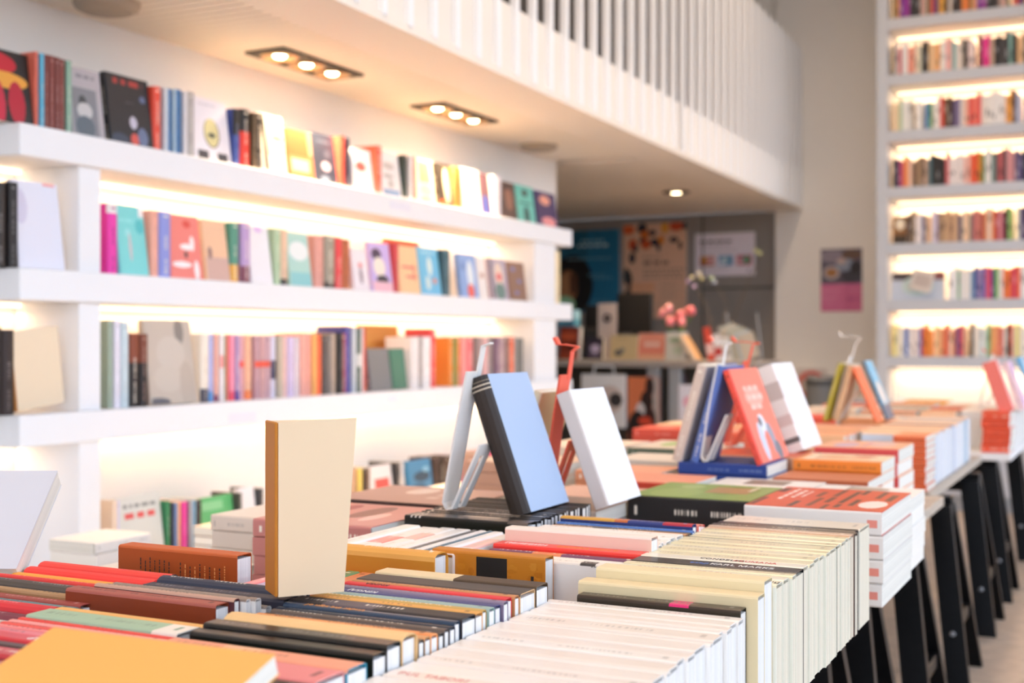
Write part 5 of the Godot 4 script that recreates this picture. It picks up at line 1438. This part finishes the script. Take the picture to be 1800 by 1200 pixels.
func bookstand(label: String, at: Vector3, m: Material, arm: Material, high: float, tip: Material, dir := 1.0, wide := 0.06, hook := true):
	var o := thing("bookstand", label, "bookstand", at, Basis(), "bookstands on the tables")
	var foot := []
	for k in 5:
		var a := PI * (0.75 + 0.62 * k / 4.0)
		foot.append(Vector2(dir * 0.014 * cos(a), 0.016 + 0.014 * sin(a)))
	var path := [Vector2(dir * 0.052, 0.245)]
	path += [Vector2(dir * 0.03, 0.17), Vector2(dir * 0.008, 0.08)] 
	path += [Vector2(dir * -0.008, 0.014), Vector2(0.0, 0.003), Vector2(dir * 0.014, 0.004), Vector2(dir * 0.036, 0.04), Vector2(dir * 0.072, 0.098)]
	put("back_strip", strip(path.slice(0, 5), 0.004, -wide, 0.0), m, o)
	put("strut", strip(path.slice(4, 8), 0.004, -wide, -wide * 0.64), m, o)
	put("strut", strip(path.slice(4, 8), 0.004, -wide * 0.36, 0.0), m, o)
	put("strut_tip", strip([path[7], path[7] + Vector2(dir * 0.012, 0.02)], 0.004, -wide, 0.0), m, o)
	put("sign_arm", strip([Vector2(dir * 0.052, 0.235), Vector2(dir * 0.066, 0.29), Vector2(dir * 0.086, high)], 0.003, -0.05, -0.034), arm, o)
	if not hook: return
	put("arm_end", strip([Vector2(dir * 0.086, high), Vector2(dir * 0.04, high + 0.004), Vector2(dir * 0.015, high + 0.004)], 0.003, -0.046, -0.038), arm, o)
	put("arm_tip", strip([Vector2(dir * 0.015, high + 0.004), Vector2(dir * 0.004, high + 0.018)], 0.006, -0.05, -0.034), tip, o)

func easels():
	# cream book standing upright, seen corner on
	var dirv := Vector3(0.63, 0, -0.777)     # along the cover, away from the spine
	var nrm := Vector3(0.777, 0, 0.63)
	var cb := thing("book", "plain cream book with an orange brown spine standing upright alone", "book", Vector3(-0.916, 0.796, -1.226), Basis(-nrm, Vector3.UP, dirv))
	# local z runs along the cover, y up, x towards the back; the board is a little wider at the top than at the foot
	var s := st()
	s.set_uv(Vector2(0.9995, 0.9995))
	s.set_color(lin("e6caa4"))
	var hgt := 0.208
	var wb := 0.081
	var wt := 0.097
	var t := 0.05
	var f := [Vector3(0, 0, 0), Vector3(0, 0, wb), Vector3(0, hgt + 0.003, wt), Vector3(0, hgt, 0.0)]
	for k in [0.0, t - 0.0025]:
		if k > 0: f = [Vector3(0, 0, 0), Vector3(0, 0, wb - 0.012), Vector3(0, hgt - 0.001, wb - 0.008), Vector3(0, hgt - 0.001, 0)]
		var a := Vector3(k, 0, 0)
		var bq := Vector3(k + 0.0025, 0, 0)
		quad(s, f[0] + a, f[1] + a, f[2] + a, f[3] + a)
		quad(s, f[1] + bq, f[0] + bq, f[3] + bq, f[2] + bq)
		for i in 4: quad(s, f[i] + bq, f[(i + 1) % 4] + bq, f[(i + 1) % 4] + a, f[i] + a)
	put("cover", done(s), M.spine, cb)
	put("spine", box(Vector3(0.0, 0.0, -0.004), Vector3(t, hgt, 0.0), 0.0015), mat("c07818", 0.6), cb)
	var pgs := st()
	cbox(pgs, Vector3(0.003, 0.003, 0.001), Vector3(t - 0.003, hgt - 0.003, wb - 0.014), 0.0005)
	put("page_block", done(pgs), mat("efe6d4", 0.8), cb)
	# first bookstand: white, with the pale blue covered black book
	bookstand("white bookstand behind the pale blue book, with an empty sign arm", Vector3(-1.094, 0.802, -1.95), M.acrylic, M.acrylic, 0.295, M.acrylic, 0.8, 0.05, false)
	leaning(-0.945, 0.797, -1.975, -2.15, 0.254, 0.04, 0.345, 1, {"color": "2b2019", "face": "a9bdd8", "hard": true, "plain": true, "pages": "3a3028", "bands": "b.9,.912:d8c8b0 b.93,.942:d8c8b0 b.96,.968:a89880"}, "black spined book with a plain pale blue cover", "leaning on the white bookstand")
	# second: coral, with the plain white book
	bookstand("coral bookstand behind the plain white book, seen through its legs", Vector3(-1.035, 0.79, -2.24), M.coral, M.coral, 0.30, M.coral, 0.6, 0.05)
	leaning(-0.882, 0.79, -2.19, -2.36, 0.228, 0.03, 0.36, 1, {"color": "d8cdc4", "face": "f3f4f6", "plain": true}, "plain white book with a pale grey spine", "leaning on the coral bookstand")
	leaning(-1.14, 0.772, -2.26, -2.42, 0.24, 0.018, 0.3, -1, {"color": "e4dcc0", "face": "c8a878"}, "cream book back to back with the white one", "on the coral bookstand")
	# third: white arm, books back to back
	bookstand("white bookstand between the blue book and the coral book", Vector3(-0.965, 0.801, -3.02), M.acrylic, M.acrylic, 0.295, M.coral, 0.7, 0.06)
	leaning(-0.815, 0.80, -3.02, -3.28, 0.245, 0.016, 0.36, 1, {"color": "f0523f", "face": "f2705c", "art": "e.5,.32,.3,.1:f4a090 t.25,.2,.75,.05:f8c0b4 t.3,.3,.8,.05:f8c8bc t.3,.4,.7,.05:f8c0b4 e.45,.62,.12,.12:dfe4ee e.62,.76,.1,.16:8a94a8 e.3,.78,.09,.2:c8d0e0 e.48,.84,.1,.16:f2705c e.72,.9,.1,.1:5a6478 e.4,.58,.06,.05:4a5468"}, "coral book with a pair of grey legs on its cover", "leaning on the second table")
	leaning(-1.0, 0.80, -3.02, -3.2, 0.25, 0.022, 0.27, -1, {"color": "5a74b8", "face": "4a6cb4", "hard": true, "pages": "e8d8c6"}, "blue book standing with its pages to the camera", "leaning on the second table", 0.0)
	leaning(-1.05, 0.80, -3.03, -3.2, 0.25, 0.026, 0.27, -1, {"color": "d8c4b4", "face": "e0d4c8"}, "cream book outermost beside the blue one", "leaning on the second table")
	# fourth: orange, with the thick white book
	bookstand("orange bookstand behind the thick white book", Vector3(-1.05, 0.80, -3.5), M.coral, M.coral, 0.295, M.coral, 1.0, 0.06)
	leaning(-0.81, 0.80, -3.42, -3.64, 0.248, 0.045, 0.36, 1, {"color": "ece2dc", "face": "f6f3f0", "plain": true, "bands": "b.1,.16:6a6460 b.3,.42:d8c0b8 b.6,.8:c8b8b0"}, "thick white book with small prints on its spine", "leaning on the orange bookstand")
	# fifth: on the third table
	bookstand("pale bookstand on the third table, with a bent sign arm", Vector3(-1.03, 0.80, -4.86), M.acrylic, M.acrylic, 0.315, M.acrylic, 1.0, 0.06)
	leaning(-1.076, 0.80, -4.84, -5.0, 0.225, 0.016, 0.27, -1, {"color": "b0a838", "face": "c8c040"}, "mustard yellow book", "leaning on the third table")
	leaning(-1.035, 0.80, -4.84, -5.0, 0.22, 0.02, 0.27, -1, {"color": "d8b890", "face": "e8c8a0"}, "beige book inside the mustard one", "leaning on the third table")
	leaning(-0.868, 0.80, -4.82, -4.95, 0.22, 0.01, 0.4, 1, {"color": "f0703c", "face": "f07a48"}, "thin orange book seen edge on", "leaning on the third table")
	leaning(-0.855, 0.80, -4.98, -5.12, 0.24, 0.012, 0.38, 1, {"color": "5a7890", "face": "6ab4d0", "art": "r0,0,1,.35:68b8d8 e.5,.55,.3,.2:e8d8c8 r0,.75,1,1:5a6478"}, "light blue pictured book behind the orange one", "leaning on the third table")
	# sixth: on the far table
	bookstand("pale bookstand on the far white table with a red sign arm", Vector3(-0.63, 0.80, -6.0), M.acrylic, M.coral, 0.25, M.coral, 1.0, 0.06)
	leaning(-0.475, 0.80, -5.80, -5.90, 0.225, 0.06, 0.33, 1, {"color": "ee7a6c", "face": "f4b8b0", "plain": true}, "thick coral book with a pale front", "leaning on the far white table")
	leaning(-0.44, 0.80, -5.95, -6.10, 0.22, 0.03, 0.33, 1, {"color": "f0d0d4", "face": "d8b0dc", "art": "e.4,.5,.3,.2:f6dce4 e.6,.25,.2,.15:c090c8 e.5,.8,.3,.12:b898d8"}, "lilac book with pink shapes", "leaning on the far white table")
	leaning(-0.40, 0.80, -6.16, -6.32, 0.24, 0.02, 0.33, 1, {"color": "6ab0d8", "face": "8ac8e8", "art": "e.5,.4,.3,.14:5aa0c8 e.6,.75,.25,.14:d8ecf4 e.3,.2,.2,.1:a8dcf0"}, "sky blue book with cloud shapes", "leaning on the far white table")
	# grey covered book leaning far back at the left edge of the picture
	var h := Vector3(0.8965, 0, -0.443)          # along its foot, to the right
	var d := Vector3(-0.443 * 0.8, 0.6, -0.8965 * 0.8).normalized()
	var gb := book(Vector3(-1.398, 0.782, -1.273), Basis(d, -h, h.cross(d)), {"L": 0.2, "W": 0.21, "T": 0.03, "color": "cfd0d6", "face": "cdced6", "plain": true, "off": Vector3(0.1, 0.0, -0.012)})
	enter(gb, "cdced6", "plain grey book leaning far back", "at the left edge of the picture", "the left", "books leaning on bookstands")

# ==================================================================== third and fourth tables
func far_tables():
	var g := "books on the third table"
	var fr := "the near end"
	pile(-0.70, -0.60, -4.16, 0.2, 0.80, 0.02, 9, "e0693a", "f09a6a", "", "orange book", "in the third table's near pile", g)
	var right := []
	for t in [["f4c8a0", "d8e2f0"], ["f2b890", "e8eaf2"], ["f6d8b4", "e4e8f2"], ["d8a078", "eceef4"], ["f0c098", "e2e6f0"], ["f8dcb8", "e8ebf4"], ["e89a6a", "dde4f0"], ["5a5468", "c8d0e0"], ["f2d0b0", "e6eaf4"], ["f4c8a4", "e4e8f2"], ["f6dcc0", "eaecf4"], ["c8a890", "e0e6f0"], ["f0c8a8", "e6eaf2"], ["a8c0d0", "a8c4d8"], ["e8b898", "9cbcd2"], ["f4d4b4", "e6eaf4"], ["f2c8a8", "e8ecf4"]]:
		right.append("0.058;0.174;%s;%s;h" % t)
	spine_row(right, -0.60, 0.24, -4.38, "along the right edge of the third table", fr, g)
	var mid := []
	for c in ["f4c094", "e88a58", "f6d2a8", "e06a44", "f2b888", "c8906a", "f4c8a0", "f09058", "e8a880", "f2c4a0", "d87858", "f4d0b0"]:
		mid.append("0.05;0.165;%s;%s" % [c, c])
	spine_row(mid, -0.86, 0.235, -4.2, "in the second row of the third table", fr, g, {}, 0)
	for k in [[-1.34, -1.12, -4.2, 0.2, "e86a50", "f28a6a", "coral pictured book"], [-1.34, -1.12, -4.45, 0.22, "f0a070", "f6b88c", "peach pictured book"], [-1.62, -1.38, -4.25, 0.2, "c84a3a", "e0604c", "red book"], [-1.62, -1.38, -4.5, 0.22, "e8b890", "f4d0ac", "pale peach book"], [-1.34, -1.10, -5.2, 0.22, "e85a48", "f0503c", "bright red book"], [-1.6, -1.38, -5.2, 0.22, "c83a30", "d84438", "dark red book"], [-1.09, -0.86, -5.25, 0.22, "f2a878", "e8d0b8", "peach book with a grey print"]]:
		pile(k[0], k[1], k[2], k[3], 0.79, 0.034, 3, k[4], k[5], "e.4,.4,.2,.14:%s t.2,.75,.8,.06:%s" % [Color(k[5]).lightened(0.3).to_html(false), Color(k[5]).darkened(0.25).to_html(false)], k[6], "lying on the third table", g)
	# far white table
	g = "books on the far white table"
	pile(-0.60, -0.487, -5.76, 0.2, 0.80, 0.035, 5, "e2502c", "f06a40", "", "orange red book", "in the far white table's near pile", g)
	var pale := []
	for c in ["f6ece0", "f2e4d8", "f8f0e8", "f4e8dc", "f0e0d0", "f6ece4", "f4e4d4", "f8f2ea", "f2e8dc", "f6eee6", "f0e4d8"]:
		pale.append("0.06;0.172;%s;%s;h" % [c, "f4f2ee"])
	spine_row(pale, -0.487, 0.22, -5.98, "along the right edge of the far white table", fr, g)
	for k in [[-0.86, -0.715, -5.8, "f4c49a", "f2b080", "peach spotted book"], [-1.12, -0.88, -5.8, "d8a080", "e8b090", "pale brown book"], [-0.86, -0.715, -6.1, "c84030", "e8583c", "red pictured book"], [-1.12, -0.88, -6.1, "a8b0a8", "c0c4b8", "grey green book"], [-0.86, -0.715, -6.5, "e8c8a8", "f2dcc0", "cream book"], [-1.12, -0.9, -6.5, "e89a68", "f2b488", "orange pictured book"], [-1.4, -1.16, -5.9, "e8d0b8", "f4e0c8", "pale cream book"], [-1.4, -1.16, -6.3, "d87a5a", "e8907a", "salmon book"], [-1.4, -1.16, -6.7, "8a9098", "a8aeb4", "grey book"], [-1.1, -0.88, -6.85, "f0a848", "f4b45c", "yellow orange book"]]:
		pile(k[0], k[1], k[2], 0.22, 0.79, 0.034, 3, k[3], k[4], "e.4,.4,.22,.14:%s t.2,.75,.8,.06:%s" % [Color(k[4]).lightened(0.3).to_html(false), Color(k[4]).darkened(0.3).to_html(false)], k[5], "lying on the far white table", g)
